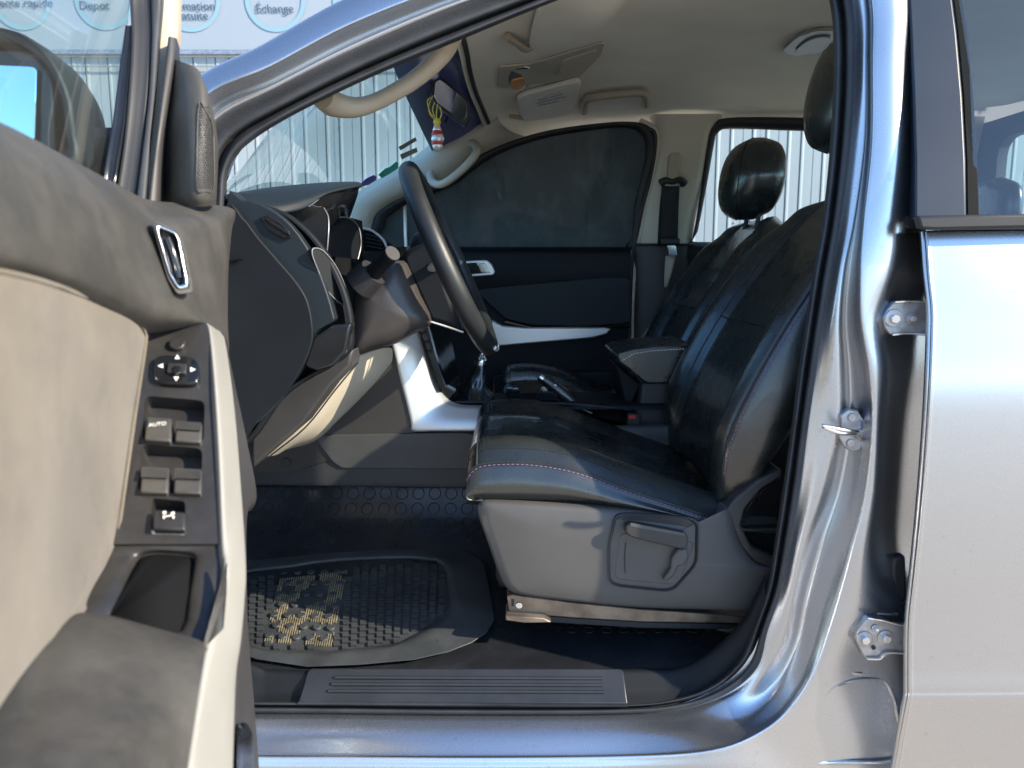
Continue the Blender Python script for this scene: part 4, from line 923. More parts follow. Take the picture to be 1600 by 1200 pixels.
# ================================================================== SEATS
def make_seat(name, xo, yc, zo, hro, lab, near=True):
    V = lambda x, y, z: Vector((x + xo, yc + y, z + zo))
    st_ = [(-.050,.885,.860),(-.074,.905,.846),(-.076,.925,.843),(-.060,.944,.842),(-.03,.950,.842),(.03,.950,.842),(.11,.936,.840),(.20,.902,.832),(.30,.868,.822),(.38,.842,.81),(.46,.835,.81)]
    net = []
    for i, (x, zc, zb) in enumerate(st_):
        zt = zc + .0
        e = zt - .034; fr = 1 if i > 3 else (i / 4)
        yo = .245 if i else .235
        row = [V(x, -yo + .012, zb), V(x, -yo - .014, (zb * .55 + e * .45)), V(x, -yo - .006, e - .006), V(x - .0, -yo + .002, e + .004), V(x, -.205, zt + .004 * fr), V(x, -.165, zt - .003 * fr), V(x, -.140, zt - .013 * fr), V(x, -.132, zt - .013 * fr), V(x, -.07, zt - .008 * fr), V(x, 0, zt - .006 * fr)]
        row += [Vector((p.x, 2 * yc - p.y, p.z)) for p in row[-2::-1]]
        net.append(row)
    cu = surf(name, net, M['leather'], truck, nu=4, nv=5, angle=180)
    tag(cu, lab); g = GRID[cu.name]
    nc = g.shape[1]
    for j, nm in ((26, 'cushion_seam'), (nc - 1 - 26, 'cushion_seam')):
        tube(nm, [Vector(p) + Vector((0, 0, -.0002)) for p in g[14:48:2, j]], .0016, M['thread_k'], cu, n=5, seg=1)
    tube('piping', [Vector(p) for p in g[8:48:2, 12]], .0016, M['leather2'], cu, n=6, seg=1)
    if near:
        stitches('stitching', [Vector(p) + Vector((0, -.0012, 0)) for p in g[10:48, 11]], M['thread'], cu, .005, .003, .0006)
        stitches('stitching', [Vector(p) + Vector((0, .001, .0014)) for p in g[10:40, 14]], M['thread_k'], cu, .005, .003, .0006)
    # cross seam
    k = 29; tube('cushion_seam', [Vector(p) + Vector((0, 0, .0002)) + Vector((.03 * abs(q - nc / 2) / 10 - .02, 0, 0)) for q, p in enumerate(g[k]) if 26 <= q <= nc - 27][::2], .0016, M['thread_k'], cu, n=5, seg=1)
    tube('piping', [Vector(p) + Vector((-.0006, 0, .0004)) for p in g[15, 12:nc - 12:2]], .0016, M['leather2'], cu, n=6, seg=1)
    tube('cushion_seam', [Vector(p) + Vector((0, 0, .0002)) for p in g[17, 14:nc - 14:2]], .0012, M['thread_k'], cu, n=6, seg=1)
    # backrest
    pr = [(.375,.845,.235,.03),(.372,.90,.25,.05),(.385,.96,.262,.07),(.422,1.05,.266,.085),(.470,1.14,.264,.09),(.522,1.22,.256,.09),(.572,1.29,.240,.088),(.606,1.335,.216,.085),(.632,1.366,.185,.075),(.655,1.385,.14,.055),(.68,1.390,.09,.03)]
    net = []
    for i, (x, z, hw, th) in enumerate(pr):
        a = pr[max(0, i - 1)]; b = pr[min(len(pr) - 1, i + 1)]
        u = Vector((b[0] - a[0], 0, b[1] - a[1])).normalized(); 
        if i > 7: u = (u + Vector((0, 0, .8))).normalized()
        n = Vector((-u.z, 0, u.x)); bol = .034 if 1 < i < 7 else (.02 if i <= 8 else .006)
        row = []
        for y, h in ((0, 0), (-.09, .002), (-.138, .004), (-.146, .004), (-.185, bol * .8), (-.222, bol), (-.250, bol * .55), (-.262, -.012), (-.266, -.05), (-.245, -th), (-.15, -th - .018), (0, -th - .022)):
            yy = y * hw / .266
            row.append(V(x, yy, z) + n * h)
        row += [Vector((p.x, 2 * yc - p.y, p.z)) for p in row[-2:0:-1]]
        net.append(row)
    bk_ = surf('backrest', net, M['leather'], cu, nu=4, nv=5, cu=True, cap=True, angle=180)
    g = GRID[bk_.name]; nc = g.shape[1]
    for j in (14, nc - 14):
        tube('back_seam', [Vector(p) for p in g[5:48:2, j]], .0017, M['thread_k'], bk_, n=5, seg=1)
    tube('back_seam', [Vector(p) for p in g[5:46:2, 24]], .0022, M['thread_k'], bk_, n=5, seg=1)
    if near: stitches('stitching', [Vector(p) + Vector((-.0012, -.0012, 0)) for p in g[5:46, 25]], M['thread'], bk_, .005, .003, .0007)
    k = 20
    tube('back_seam', [Vector(g[k - int(round(0 * abs(q))), q % nc]) + Vector((-.0004, 0, 0)) for q in range(-14, 15, 2)], .0017, M['thread_k'], bk_, n=5, seg=1)
    # headrest
    hz = 1.545 + hro; net = []
    for i in range(13):
        t = -1 + 2 * i / 12; t = max(-.985, min(.985, t)); s = (1 - abs(t) ** 2.6) ** (1 / 2.6)
        wid = (.118 if near else .124) * s * (1 - .10 * (-t if t < 0 else 0) - .16 * (t if t > 0 else 0)); dep = (.062 if near else .080) * s
        cx = (.632 if near else .640) + .012 * t + hro * .2; z = hz + t * .112; row = []
        for k in range(24):
            a = 2 * math.pi * k / 24; ca, sa = math.cos(a), math.sin(a)
            f = (abs(ca) ** 2.7 + abs(sa) ** 2.7) ** (-1 / 2.7)
            row.append(V(cx + dep * f * ca, wid * f * sa, z))
        net.append(row)
    hr = surf('headrest', net, M['leather'], cu, nu=2, nv=2, cu=True, cap=True, angle=180)
    g = GRID[hr.name]
    for j in (31 - 1, 18): tube('headrest_seam', [Vector(p) for p in g[:, j]], .0016, M['thread_k'], hr, n=5, seg=1)
    for s in (-1, 1): tube('headrest_post', [V(.612 + (.05 if near else .03), s * .055, hz - .09), V(.628 + (.05 if near else 0), s * .055, hz - .17), V(.64 + (.04 if near else 0), s * .055, hz - .24)], .0065, M['rubber'], hr, n=10, seg=1)
    return cu
s1 = make_seat('front_seat', 0, .42, 0, .035, 'black leather driver seat with mauve stitching')
s2_ = make_seat('front_seat', .045, 1.13, .0, -.045, 'black leather passenger seat', near=False)
# driver's seat side trim
tr_o = [(745,790),(752,786),(800,783),(900,790),(1000,798),(1095,812),(1118,812),(1140,795),(1150,775),(1170,768),(1200,745),(1225,735),(1225,780),(1170,800),(1160,830),(1180,870),(1205,895),(1205,925),(1190,950),(1100,952),(1000,948),(900,938),(800,925),(782,912),(765,860),(752,825)]
tr_o = [(748,788),(775,783),(900,790),(1000,798),(1100,812),(1122,808),(1136,792),(1146,800),(1152,830),(1165,858),(1185,880),(1212,890),(1206,930),(1190,953),(1100,952),(1000,949),(900,940),(812,929),(790,918),(778,895),(762,850),(748,810)]
pts = [P(x, y, .165) for x, y in tr_o]
sd = dome('seat_side_trim', curve(pts, 3, True), (0,-1,0), [(.985,-.05),(1.0,-.03),(1.0,-.008),(.992,.0),(.97,.006),(.9,.009),(.6,.012),(.3,.013)], M['grey'], s1, center=P(960,870,.165), angle=60)
prism('recliner_cover', [(1126,808),(1150,778),(1185,750),(1222,733),(1222,745),(1190,765),(1165,795),(1158,820),(1175,855),(1210,872),(1212,892),(1180,878),(1160,855),(1148,828),(1140,805)], .16, .22, M['dgrey'], s1, .004)
prism('recliner_well', [(1165,795),(1190,765),(1222,745),(1215,872),(1175,855),(1158,820)], .19, .22, M['gloss'], s1, .002)
wl = rnd([(962,800),(1092,808),(1090,880),(1050,925),(950,914),(950,850)], r=.2)
wz = [P(x, y, .152) for x, y in wl]; cW = sum(wz, Vector()) / len(wz)
w_ = dome('lever_recess', wz, (0,-1,0), [(1.0,-.004),(1.0,.0035),(.975,.0045),(.955,.002),(.93,-.003),(.5,-.004)], M['dgrey'], s1, angle=60)
prism('recess_plate', rnd([(968,832),(1060,838),(1085,850),(1060,915),(958,905)], r=.15), .1515, .156, M['grey'], w_, .002)
lv = prism('seat_lever', rnd([(978,822),(985,818),(1070,834),(1076,840),(1074,858),(1060,858),(985,840),(977,832)], r=.25), .128, .150, M['dgrey'], s1, .004, bseg=3)
prism('lever_highlight', [(985,817),(1070,833),(1072,838),(984,823)], .1275, .130, M['grey'], lv, .001)
prism('lever_stem', [(1060,858),(1074,858),(1076,872),(1068,884),(1060,885),(1053,900),(1040,910),(1036,906),(1048,890),(1050,872)], .138, .153, M['grey'], lv, .003)
tube('trim_line', [P(978,848,.1505), P(976,870,.1505), P(977,895,.1505)], .0009, M['rubber'], w_, n=5)
# seat rail
rl = prism('seat_rail', [(792,932),(800,929),(900,942),(1000,952),(1180,964),(1180,975),(1000,972),(900,966),(795,958)], .19, .23, M['rail'], s1, .002)
prism('rail_lower', [(792,958),(900,966),(1000,972),(1180,976),(1180,985),(1000,982),(870,974),(790,968)], .20, .25, M['rubber'], s1, .002)
disc('rail_bolt', P(811,945,.19), (0,-1,0), .006, .004, M['chrome'], rl, 12)
prism('rail_slot', [(799,936),(803,937),(803,948),(799,947)], .1885, .19, M['rubber'], rl, 0)
prism('rail_foot', [(790,962),(850,966),(862,973),(820,974),(790,970)], .17, .22, M['rail'], rl, .002)
box('seat_base', (.18,.42,.74), (.42,.36,.16), M['rubber'], s1, .02)
box('seat_base', (.2,1.13,.74), (.42,.36,.16), M['rubber'], s2_, .02)
prism('rail_catch', [(1120,985),(1150,978),(1172,984),(1150,992)], .2, .24, M['rail'], s1, .002)
# rear bench
rb = surf('rear_seat', [[Vector((x, y, z)) for y in (.12,.2,.5,.79,1.1,1.38,1.46)] for x, z in ((.85,.80),(.83,.93),(.95,.96),(1.2,.93),(1.24,.98),(1.30,1.15),(1.37,1.33),(1.42,1.34),(1.43,1.2))], M['leather'], truck, nu=3, nv=4)
for y in (.42, 1.14):
    net = []
    for i in range(9):
        t = -.98 + 1.96 * i / 8; s = (1 - abs(t) ** 2.6) ** (1 / 2.6)
        net.append([Vector((1.37 + .04 * s * math.cos(a), y + .12 * s * math.sin(a), 1.42 + .085 * t)) for a in [2 * math.pi * k / 16 for k in range(16)]])
    surf('rear_headrest', net, M['leather'], rb, nu=2, nv=2, cu=True, cap=True)

# ================================================================== HEADLINER & UPPER TRIM
def hz_(px, py, Y): return P(px, py, Y)
hl = []
hdr = [(722,47,.40),(729,62,.55),(734,85,.70),(738,110,.86),(746,140,1.03),(757,168,1.2),(766,190,1.33)]
row0 = [P(*q) for q in hdr]
farz = P(1000,186,1.47)
hl.append([Vector((-.16,.14,1.64)), Vector((-.13,.25,1.695))] + [p + Vector((-.02,0,-.012)) for p in row0] + [P(778,222,1.43), P(780,226,1.5)])
hl.append([Vector((-.12,.14,1.655)), Vector((-.10,.25,1.71))] + row0 + [P(792,218,1.44), P(794,222,1.5)])
for x, dz in ((.03,.03),(.2,.045),(.45,.05),(.8,.045),(1.15,.02),(1.42,-.03)):
    fz = {.03: P(840,213,1.455).z, .2: P(900,198,1.465).z}.get(x, P(1000,192,1.47).z)
    hl.append([Vector((x, .14, 1.675)), Vector((x, .22, 1.725))] + [Vector((x, y, 1.735 + dz * k)) for y, k in ((.40,.5),(.55,.8),(.70,1),(.86,1),(1.03,.9),(1.2,.6),(1.33,.1))] + [Vector((x, 1.455, fz)), Vector((x, 1.50, fz - .015))])
head = surf('headliner', hl, M['headliner'], truck, nu=4, nv=5)
HB = bvh(head)
def hs(px, py, off=.0): return onsurf(HB, px, py, off)
tube('header_seal', [p + Vector((-.005,0,-.004)) for p in [Vector((-.13,.25,1.695))] + row0], .006, M['rubber'], head, n=6)
# near sun visor (driver)
def slab(name, poly, off, th, m, par, smooth_n=3, bevel=.004):
    pts = [hs(x, y, off) for x, y in poly]; n = sum((q[1] for q in pts), Vector()).normalized(); pts = [q[0] for q in pts]
    if smooth_n: pts = curve(pts, smooth_n, True)
    return extr(name, pts, n * th, m, par, bevel, 3)
sv1 = slab('sun_visor', rnd([(822,62),(846,-30),(985,-30),(962,8),(940,34),(900,48),(850,66)], r=.2, n=2), .006, .016, M['headliner'], head, 0, .006)
tube('visor_pivot', [hs(790,49,.012)[0], hs(806,54,.02)[0], hs(818,62,.02)[0], hs(836,62,.012)[0]], [.008,.008,.009,.007], M['beige'], sv1, n=10)
# overhead console
oc = slab('overhead_console', rnd([(779,101),(828,97),(945,62),(938,84),(905,118),(868,124),(778,135)], r=.1, n=2), .001, .005, M['trimgrey'], head, 0, .002)
slab('storage_lid', rnd([(878,88),(932,71),(926,92),(870,117)], r=.08, n=2), .007, .004, M['trimgrey'], oc, 0, .0015)
slab('console_slot', rnd([(838,111),(866,104),(864,110),(842,115)], r=.3, n=2), .006, .002, M['dgrey'], oc, 0, .0008)
lam = slab('map_lamp', curve and rnd([(797,102),(826,98),(834,108),(830,128),(812,137),(795,134),(791,118)], r=.35, n=3), .004, .007, M['chrome'], oc, 0, .003)
slab('amber_lens', rnd([(796,118),(818,113),(819,126),(809,134),(796,132)], r=.3, n=3), .0115, .003, M['amber'], lam, 0, .001)
disc('lamp_switch', hs(820,107,.011)[0], hs(820,107)[1], .006, .002, M['rubber'], lam, 14)
# passenger visor, folded up, with label
v2 = slab('sun_visor', rnd([(806,142),(908,114),(902,150),(893,168),(855,176),(818,181),(810,168)], r=.15, n=2), .006, .016, M['headliner'], head, 0, .005)
lb = slab('warning_label', [(832,138),(884,123),(887,140),(834,151)], .0300, .001, M['pale'], v2, 0, 0)
for k, (x0, y0, x1, y1) in enumerate(((840,139,856,135),(859,134,878,129),(838,144,862,138),(865,137,884,133),(840,148,872,141))):
    tube('print_line', [hs(x0, y0, .0315)[0], hs(x1, y1, .0315)[0]], .0011, M['ink'], lb, n=4, seg=1)
tube('visor_pivot', [hs(795,178,.008)[0], hs(806,177,.014)[0], hs(820,180,.014)[0]], .006, M['beige'], v2, n=8)
# far grab handle
gh = tube('grab_handle', [P(x, y, hs(x, y)[0].y - dd) for x, y, dd in ((912,174,.0),(914,160,.05),(922,153,.07),(960,148,.075),(1000,145,.07),(1008,149,.05),(1009,163,.0))], [.013,.012,.0115,.011,.0115,.012,.013], M['beige'], head, n=10, flat=1)
tag(gh, 'beige grab handle above the passenger window')
# dome lamp
slab('dome_lamp', rnd([(1220,74),(1245,50),(1275,40),(1310,40),(1308,62),(1285,76),(1240,82)], r=.25, n=3), .002, .008, M['lens'], head, 0, .004)
slab('dome_lens', rnd([(1240,72),(1260,54),(1282,47),(1300,48),(1290,64),(1262,75)], r=.3, n=3), .011, .004, M['lens'], head, 0, .002)
# ---- A pillar, far side
ap = [
 [(540,322,1.47),(560,300,1.46),(640,250,1.44),(672,226,1.42),(720,198,1.40),(762,182,1.36),(775,176,1.33)],
 [(545,335,1.44),(566,312,1.43),(645,262,1.40),(682,237,1.38),(728,210,1.36),(766,196,1.33),(782,192,1.31)],
 [(560,352,1.44),(584,320,1.43),(650,285,1.40),(700,254,1.38),(745,228,1.37),(790,210,1.37),(800,206,1.36)],
 [(575,372,1.47),(591,332,1.46),(650,299,1.44),(700,279,1.42),(742,247,1.42),(802,220,1.42),(820,213,1.42)],
 [(580,380,1.50),(600,338,1.50),(652,304,1.49),(704,284,1.46),(748,252,1.46),(808,226,1.46),(826,218,1.46)],
]
apo = surf('windscreen_pillar', [[P(*q) for q in r] for r in ap], M['trimgrey'], truck, nu=5, nv=4)
tube('grab_handle', [P(672,270,1.40), P(676,284,1.34), P(690,288,1.30), P(712,274,1.29), P(735,252,1.29), P(745,236,1.31), P(740,224,1.36), P(726,225,1.38)], [.014,.013,.012,.012,.012,.012,.013,.014], M['trimgrey'], apo, n=12)
# near pillar handle seen through the windscreen
nh = tube('grab_handle', [P(504,152,.15), P(520,162,.18), P(552,168,.20), P(585,160,.21), P(632,135,.21), P(668,108,.21), P(690,82,.21), P(700,62,.20), P(708,45,.19)], [.018,.020,.0165,.0140,.0140,.0150,.018,.020,.020], M['beige'], truck, n=14)
tag(nh, 'beige grab handle on the driver side windscreen pillar')
surf('near_pillar_trim', [[P(352,290,.10),P(380,230,.10),P(450,182,.11),P(578,120,.12),P(714,62,.13),P(858,3,.14)],[P(352,280,.13),P(382,224,.13),P(452,176,.14),P(580,113,.15),P(716,55,.16),P(860,-4,.17)],[P(340,240,.16),P(370,200,.16),P(440,150,.17),P(570,85,.18),P(706,25,.19),P(850,-35,.2)]], M['trimgrey'], truck, nu=4, nv=2)
# ---- windscreen with film
def WS(u, v):
    """u 0..1 across the car, v 0..1 bottom to top"""
    lo_n, lo_f = P(335,330,.10), P(530,346,1.49)
    hi_n, hi_f = Vector((-.17,.14,1.66)), P(775,190,1.42) + Vector((-.01,0,0))
    hi_m = P(*hdr[3]) + Vector((-.03,0,.005)); lo_m = (lo_n + lo_f) / 2 + Vector((-.18,0,0))
    lo = lo_n * (1-u)**2 + (lo_m * 2 - (lo_n + lo_f) / 2) * 2*u*(1-u) + lo_f * u*u
    hi = hi_n * (1-u)**2 + (hi_m * 2 - (hi_n + hi_f) / 2) * 2*u*(1-u) + hi_f * u*u
    return lo.lerp(hi, v) + Vector((-.012, 0, .012)) * (4 * v * (1 - v))
wsn = [[WS(u / 6, v / 4) for u in range(7)] for v in range(5)]
ws = surf('windscreen', wsn, M['gl_clear'], truck, nu=4, nv=3)
WB = bvh(ws)
def wsp(px, py, off=.003): return onsurf(WB, px, py, off)[0]
lowp = [wsp(*q, .004) for q in ((598,66),(612,100),(628,138),(645,174),(661,208),(674,234))]
upp = [WS(u, 1.0) + Vector((.004, 0, -.003)) for u in (.26,.38,.54,.70,.84,.985)]
lowp = [p if p is not None else WS(.2, .9) for p in lowp]
surf('sun_strip', [[a.lerp(b, t) + Vector((.008, 0, -.010)) * (4 * t * (1 - t)) for a, b in zip(lowp, upp)] for t in (0, .25, .5, .75, 1)], M['film'], ws, nu=4, nv=2)
def sticker(poly, m, name='windscreen_sticker'):
    q = [wsp(x, y) for x, y in poly]
    if any(p is None for p in q): return
    quad(name, q, m, ws)
sticker([(590,272),(601,262),(609,259),(618,251),(622,254),(621,262),(612,268),(606,272),(596,277)], M['green'])
sticker([(604,264),(613,259),(615,263),(606,268)], M['white'])
sticker([(563,285),(572,277),(583,272),(588,275),(586,281),(575,288),(565,290)], M['purple'])
sticker([(572,282),(578,278),(581,281),(575,286)], M['white'])
sticker([(622,228),(648,213),(651,218),(625,234)], M['beige'])
sticker([(624,240),(650,229),(652,236),(627,248)], M['beige'])
# rear view mirror
mrm = [(672,132),(677,120),(688,119),(722,146),(735,160),(733,185),(727,197),(718,192),(682,165),(673,152)]
rm = prism('rear_view_mirror', rnd(mrm, r=.2, n=2), .77, .80, M['rubber'], truck, .004)
extr('mirror_glass', [P(x, y, .767 ) for x, y in rnd([(680,128),(688,124),(719,149),(730,162),(728,184),(722,189),(685,162),(678,150)], r=.2, n=2)], (0,.002,0), M['mirror'], rm, .0005)
tube('mirror_stem', [P(690,140,.80), P(685,118,.86), P(690,95,.88)], .010, M['rubber'], rm, n=10)
tube('dip_lever', [P(698,182,.785), P(696,190,.775)], .004, M['rubber'], rm, n=8)

# ================================================================== FAR SIDE
FW_ = [(583,390),(583,345),(593,327),(635,303),(671,294),(706,276),(748,243),(800,220),(860,203),(940,192),(985,190),(1012,196),(1024,215),(1024,245),(1006,320),(990,390),(880,391),(740,391)]
FWi = [(600,386),(602,350),(606,338),(640,316),(675,303),(715,285),(755,254),(802,231),(862,213),(940,201),(975,199),(996,204),(1008,220),(1009,248),(992,320),(977,386),(880,387),(740,388)]
far = surf('passenger_door', [[P(700,392,1.44),P(760,392,1.44),P(850,391,1.44),P(940,390,1.44),P(990,389,1.44)],[P(690,386,1.47),P(760,387,1.47),P(850,387,1.47),P(940,386,1.47),P(990,385,1.47)]] [::-1] + [[P(x, y, Y) for x in (560,700,760,850,940,984)] [:5] for y, Y in ((420,1.43),(440,1.435),(520,1.45),(620,1.45),(700,1.45),(800,1.44))], M['dash'], truck, nu=4, nv=4)
bpy.data.objects.remove(far)
far = surf('passenger_door', [[P(x, y, Y) for x in (420,560,700,760,850,940,986)] for y, Y in ((386,1.475),(391,1.45),(400,1.44),(430,1.435),(470,1.45),(520,1.455),(620,1.45),(700,1.45),(850,1.42))], M['dash'], truck, nu=4, nv=4)
def rows2(o_, i_, dy0=.0, dy1=.02):
    return [[P(x, y, YF(y) - .015) for x, y in o_], [P(x, y, YF(y) - .022) for x, y in [(a[0] * .6 + b[0] * .4, a[1] * .6 + b[1] * .4) for a, b in zip(o_, i_)]], [P(x, y, YF(y) - .010) for x, y in i_], [P(x, y, YF(y) + .02) for x, y in i_]]
surf('window_frame', rows2(FW_, FWi), M['rubber'], far, nu=3, nv=3, cu=True)
gpts = curve([P(x, y, YF(y) + .012) for x, y in FWi], 3, True)
c = sum(gpts, Vector()) / len(gpts)
mesh('window_glass', gpts, [tuple(range(len(gpts)))], M['gl_dark'], far, smooth=False)
tube('quarter_divider', [P(632,300,1.47), P(633,345,1.49), P(634,390,1.49)], .006, M['satin'], far, n=6)
# passenger door pieces
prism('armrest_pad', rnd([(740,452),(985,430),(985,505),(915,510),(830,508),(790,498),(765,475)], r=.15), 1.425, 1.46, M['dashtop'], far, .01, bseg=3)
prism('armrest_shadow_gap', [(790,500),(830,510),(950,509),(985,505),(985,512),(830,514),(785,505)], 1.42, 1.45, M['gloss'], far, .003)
prism('silver_trim', [(740,470),(757,487),(768,500),(785,509),(820,512),(945,512),(955,514),(948,522),(925,528),(775,541),(745,540),(738,500)], 1.41, 1.45, M['satin'], far, .004)
hh = prism('inside_handle_surround', rnd([(722,408),(760,406),(768,412),(774,424),(771,430),(728,433),(718,428)], r=.2), 1.42, 1.45, M['satin'], far, .003)
prism('handle_recess', rnd([(728,411),(748,410),(757,427),(732,429)], r=.15), 1.417, 1.43, M['gloss'], hh, .001)
prism('pull_lever', [(744,411),(758,411),(766,426),(752,427)], 1.413, 1.43, M['chrome'], hh, .002)
prism('door_pocket', rnd([(770,585),(960,580),(960,640),(770,640)], r=.1), 1.40, 1.45, M['dashtop'], far, .01)
# B pillar far side
bp_ = [
 [(1010,178),(1030,178),(1060,178),(1090,178),(1125,178),(1130,184)],
 [(1018,192),(1032,196),(1060,200),(1090,200),(1108,200),(1116,210)],
 [(1023,215),(1034,222),(1060,230),(1085,235),(1100,235),(1110,240)],
 [(1020,250),(1030,260),(1055,270),(1075,280),(1092,285),(1100,285)],
 [(1003,320),(1014,325),(1040,330),(1062,335),(1078,335),(1088,335)],
 [(988,385),(1000,386),(1030,388),(1052,388),(1068,388),(1080,388)],
 [(984,400),(996,400),(1028,400),(1050,400),(1066,400),(1078,400)],
]
bp0 = surf('centre_pillar', [[P(x, y, YF(y) + dy) for (x, y), dy in zip(r, (.01, -.025, -.04, -.04, -.03, .02))] for r in bp_], M['trimgrey'], truck, nu=4, nv=4)
surf('pillar_lower', [[P(x, y, YF(y) + dy) for x, dy in ((984,.01),(992,-.035),(1020,-.05),(1060,-.05),(1085,-.03),(1100,.03))] for y in (382,386,450,540,620,760)], M['dgrey'], bp0, nu=4, nv=3)
tube('door_rubber', [P(1000,188,1.40), P(1022,200,1.405), P(1029,225,1.41), P(1021,275,1.435), P(1008,330,1.46), P(996,388,1.475), P(988,470,1.46), P(986,620,1.44)], .008, M['trimgrey'], bp0, n=8)
tube('door_rubber', [P(1010,200,1.40), P(1024,212,1.40), P(1018,270,1.43), P(1002,330,1.455), P(990,388,1.465), P(985,470,1.45), P(983,620,1.43)], .006, M['rubber'], bp0, n=8)
# seat belt
sb_ = prism('seat_belt', rnd([(1046,243),(1050,238),(1060,238),(1064,243),(1061,262),(1057,285),(1044,285),(1045,262)], r=.2), 1.37, 1.40, M['beige'], truck, .003)
tag(sb_, 'black passenger seat belt on the far pillar')
tube('guide_loop', [P(1033,286,1.37), P(1040,282,1.36), P(1051,284,1.355), P(1062,281,1.36), P(1069,287,1.37)], [.014,.011,.009,.011,.014], M['rubber'], sb_, n=10)
surf('webbing', [[P(1035,290,1.358), P(1048,291,1.356), P(1062,290,1.358)], [P(1034,330,1.37), P(1046,330,1.368), P(1060,330,1.37)], [P(1033,380,1.40), P(1045,380,1.398), P(1059,380,1.40)]], M['belt'], sb_, nu=4, nv=4, solid=.002)
surf('webbing', [[P(1034,290,1.362), P(1040,291,1.362), P(1048,291,1.362)], [P(1030,330,1.385), P(1037,330,1.385), P(1046,330,1.385)], [P(1027,384,1.42), P(1034,384,1.42), P(1040,384,1.42)]], M['belt'], sb_, nu=4, nv=4, solid=.002)
box('belt_stop', P(1047,377,1.385), (.060,.02,.022), M['rubber'], sb_, .006)
prism('belt_tongue', rnd([(1042,383),(1056,383),(1058,400),(1046,400)], r=.2), 1.37, 1.385, M['chrome'], sb_, .002)
surf('webbing', [[P(1040,400,1.40), P(1056,398,1.39)], [P(1038,430,1.40), P(1050,425,1.39)], [P(1038,450,1.41), P(1042,448,1.40)]], M['beige'], sb_, nu=3, nv=3, solid=.002)
# far rear door
RWo = [(1078,392),(1082,372),(1096,290),(1106,215),(1112,195),(1135,184),(1220,183),(1340,186),(1440,190),(1462,215),(1462,300),(1440,392),(1300,392),(1160,392)]
RWi = [(1084,378),(1090,362),(1104,290),(1116,222),(1121,208),(1140,200),(1220,203),(1340,206),(1425,208),(1445,228),(1445,300),(1425,378),(1300,379),(1160,379)]
rd = surf('rear_passenger_door', [[P(x, y, Y) for x in (1076,1160,1300,1440,1560,1700)] for y, Y in ((378,1.49),(384,1.46),(400,1.45),(500,1.46),(700,1.45),(850,1.44))], M['dash'], truck, nu=3, nv=3)
surf('window_frame', rows2(RWo, RWi), M['rubber'], rd, nu=3, nv=3, cu=True)
gpts = curve([P(x, y, YF(y) + .012) for x, y in RWi], 3, True)
mesh('window_glass', gpts, [tuple(range(len(gpts)))], M['gl_rear'], rd, smooth=False)
# rear quarter trim + back wall with window
X2 = 1.47
q0, q1 = P(1455,200,1.42), P(1455,392,1.49)
quad('rear_quarter_trim', [P(1450,180,1.40), Vector((X2, 1.38, 1.72)), Vector((X2, 1.48, 1.30)), P(1450,400,1.49)], M['trimgrey'], truck)
quad('rear_quarter_trim', [Vector((1.3,.10,1.62)), Vector((X2,.12,1.70)), Vector((X2,.06,.7)), Vector((1.3,.05,.7))], M['trimgrey'], truck)
bwo = [(.12,.6),(1.48,.6),(1.48,1.32),(1.42,1.70),(.18,1.70),(.12,1.32)]
bwi = rrect(.28,1.33,1.30,1.64,.05,3)
bw = plate('back_wall', Vector((X2,0,0)), Vector((0,1,0)), Vector((0,0,1)), Vector((-1,0,0)), bwo, [bwi], .03, M['dgrey'], truck, floor=False)
mesh('back_window', [Vector((X2 + .01, y, z)) for y, z in bwi], [tuple(range(len(bwi)))], M['gl_back'], bw, smooth=False)
# outer skins on the far side, bonnet ahead of the screen
for nm, x0, x1 in (('far_side_skin', -.9, 1.6),): quad(nm, [(x0,1.56,.5), (x1,1.56,.5), (x1,1.56,1.30), (x0,1.56,1.30)], M['paint'], truck)
surf('bonnet', [[Vector((x, y, z + .02 * (1 - ((y - .79) / .7) ** 2))) for y in (.0,.2,.5,.79,1.1,1.38,1.58)] for x, z in ((-.55,1.20),(-.75,1.235),(-1.1,1.21),(-1.5,1.13),(-1.75,1.0))], M['paint'], truck, nu=3, nv=3)
surf('scuttle', [[Vector((x, y, z)) for y in (.05,.4,.79,1.2,1.52)] for x, z in ((-.40,1.26),(-.6,1.235),(-.72,1.215))], M['rubber'], truck)
quad('front_wing', [(-.48,-.0,.55), (-1.9,-.0,.55), (-1.9,.0,1.02), (-.52,.0,1.20)], M['paint'], truck)
# far exterior mirror
fm_ = [P(x, y, 1.72) for x, y in ((694,372),(698,350),(708,341),(720,343),(732,356),(735,372),(730,388),(700,389))]
dome('side_mirror', curve(fm_, 3, True), (0,-1,0), [(.7,-.1),(.95,-.07),(1,-.02),(.95,.0),(.5,.02)], M['pearl'], truck)
tube('aerial', [P(740,392,1.9), P(740,350,1.9)], .0018, M['white'], truck, n=6, seg=1)
surf('far_bonnet_edge', [[P(660,392,1.8),P(720,386,1.8),P(780,387,1.8),P(800,391,1.8)],[P(660,400,1.8),P(720,398,1.8),P(780,399,1.8),P(800,402,1.8)]], M['banner'], truck, solid=.02)

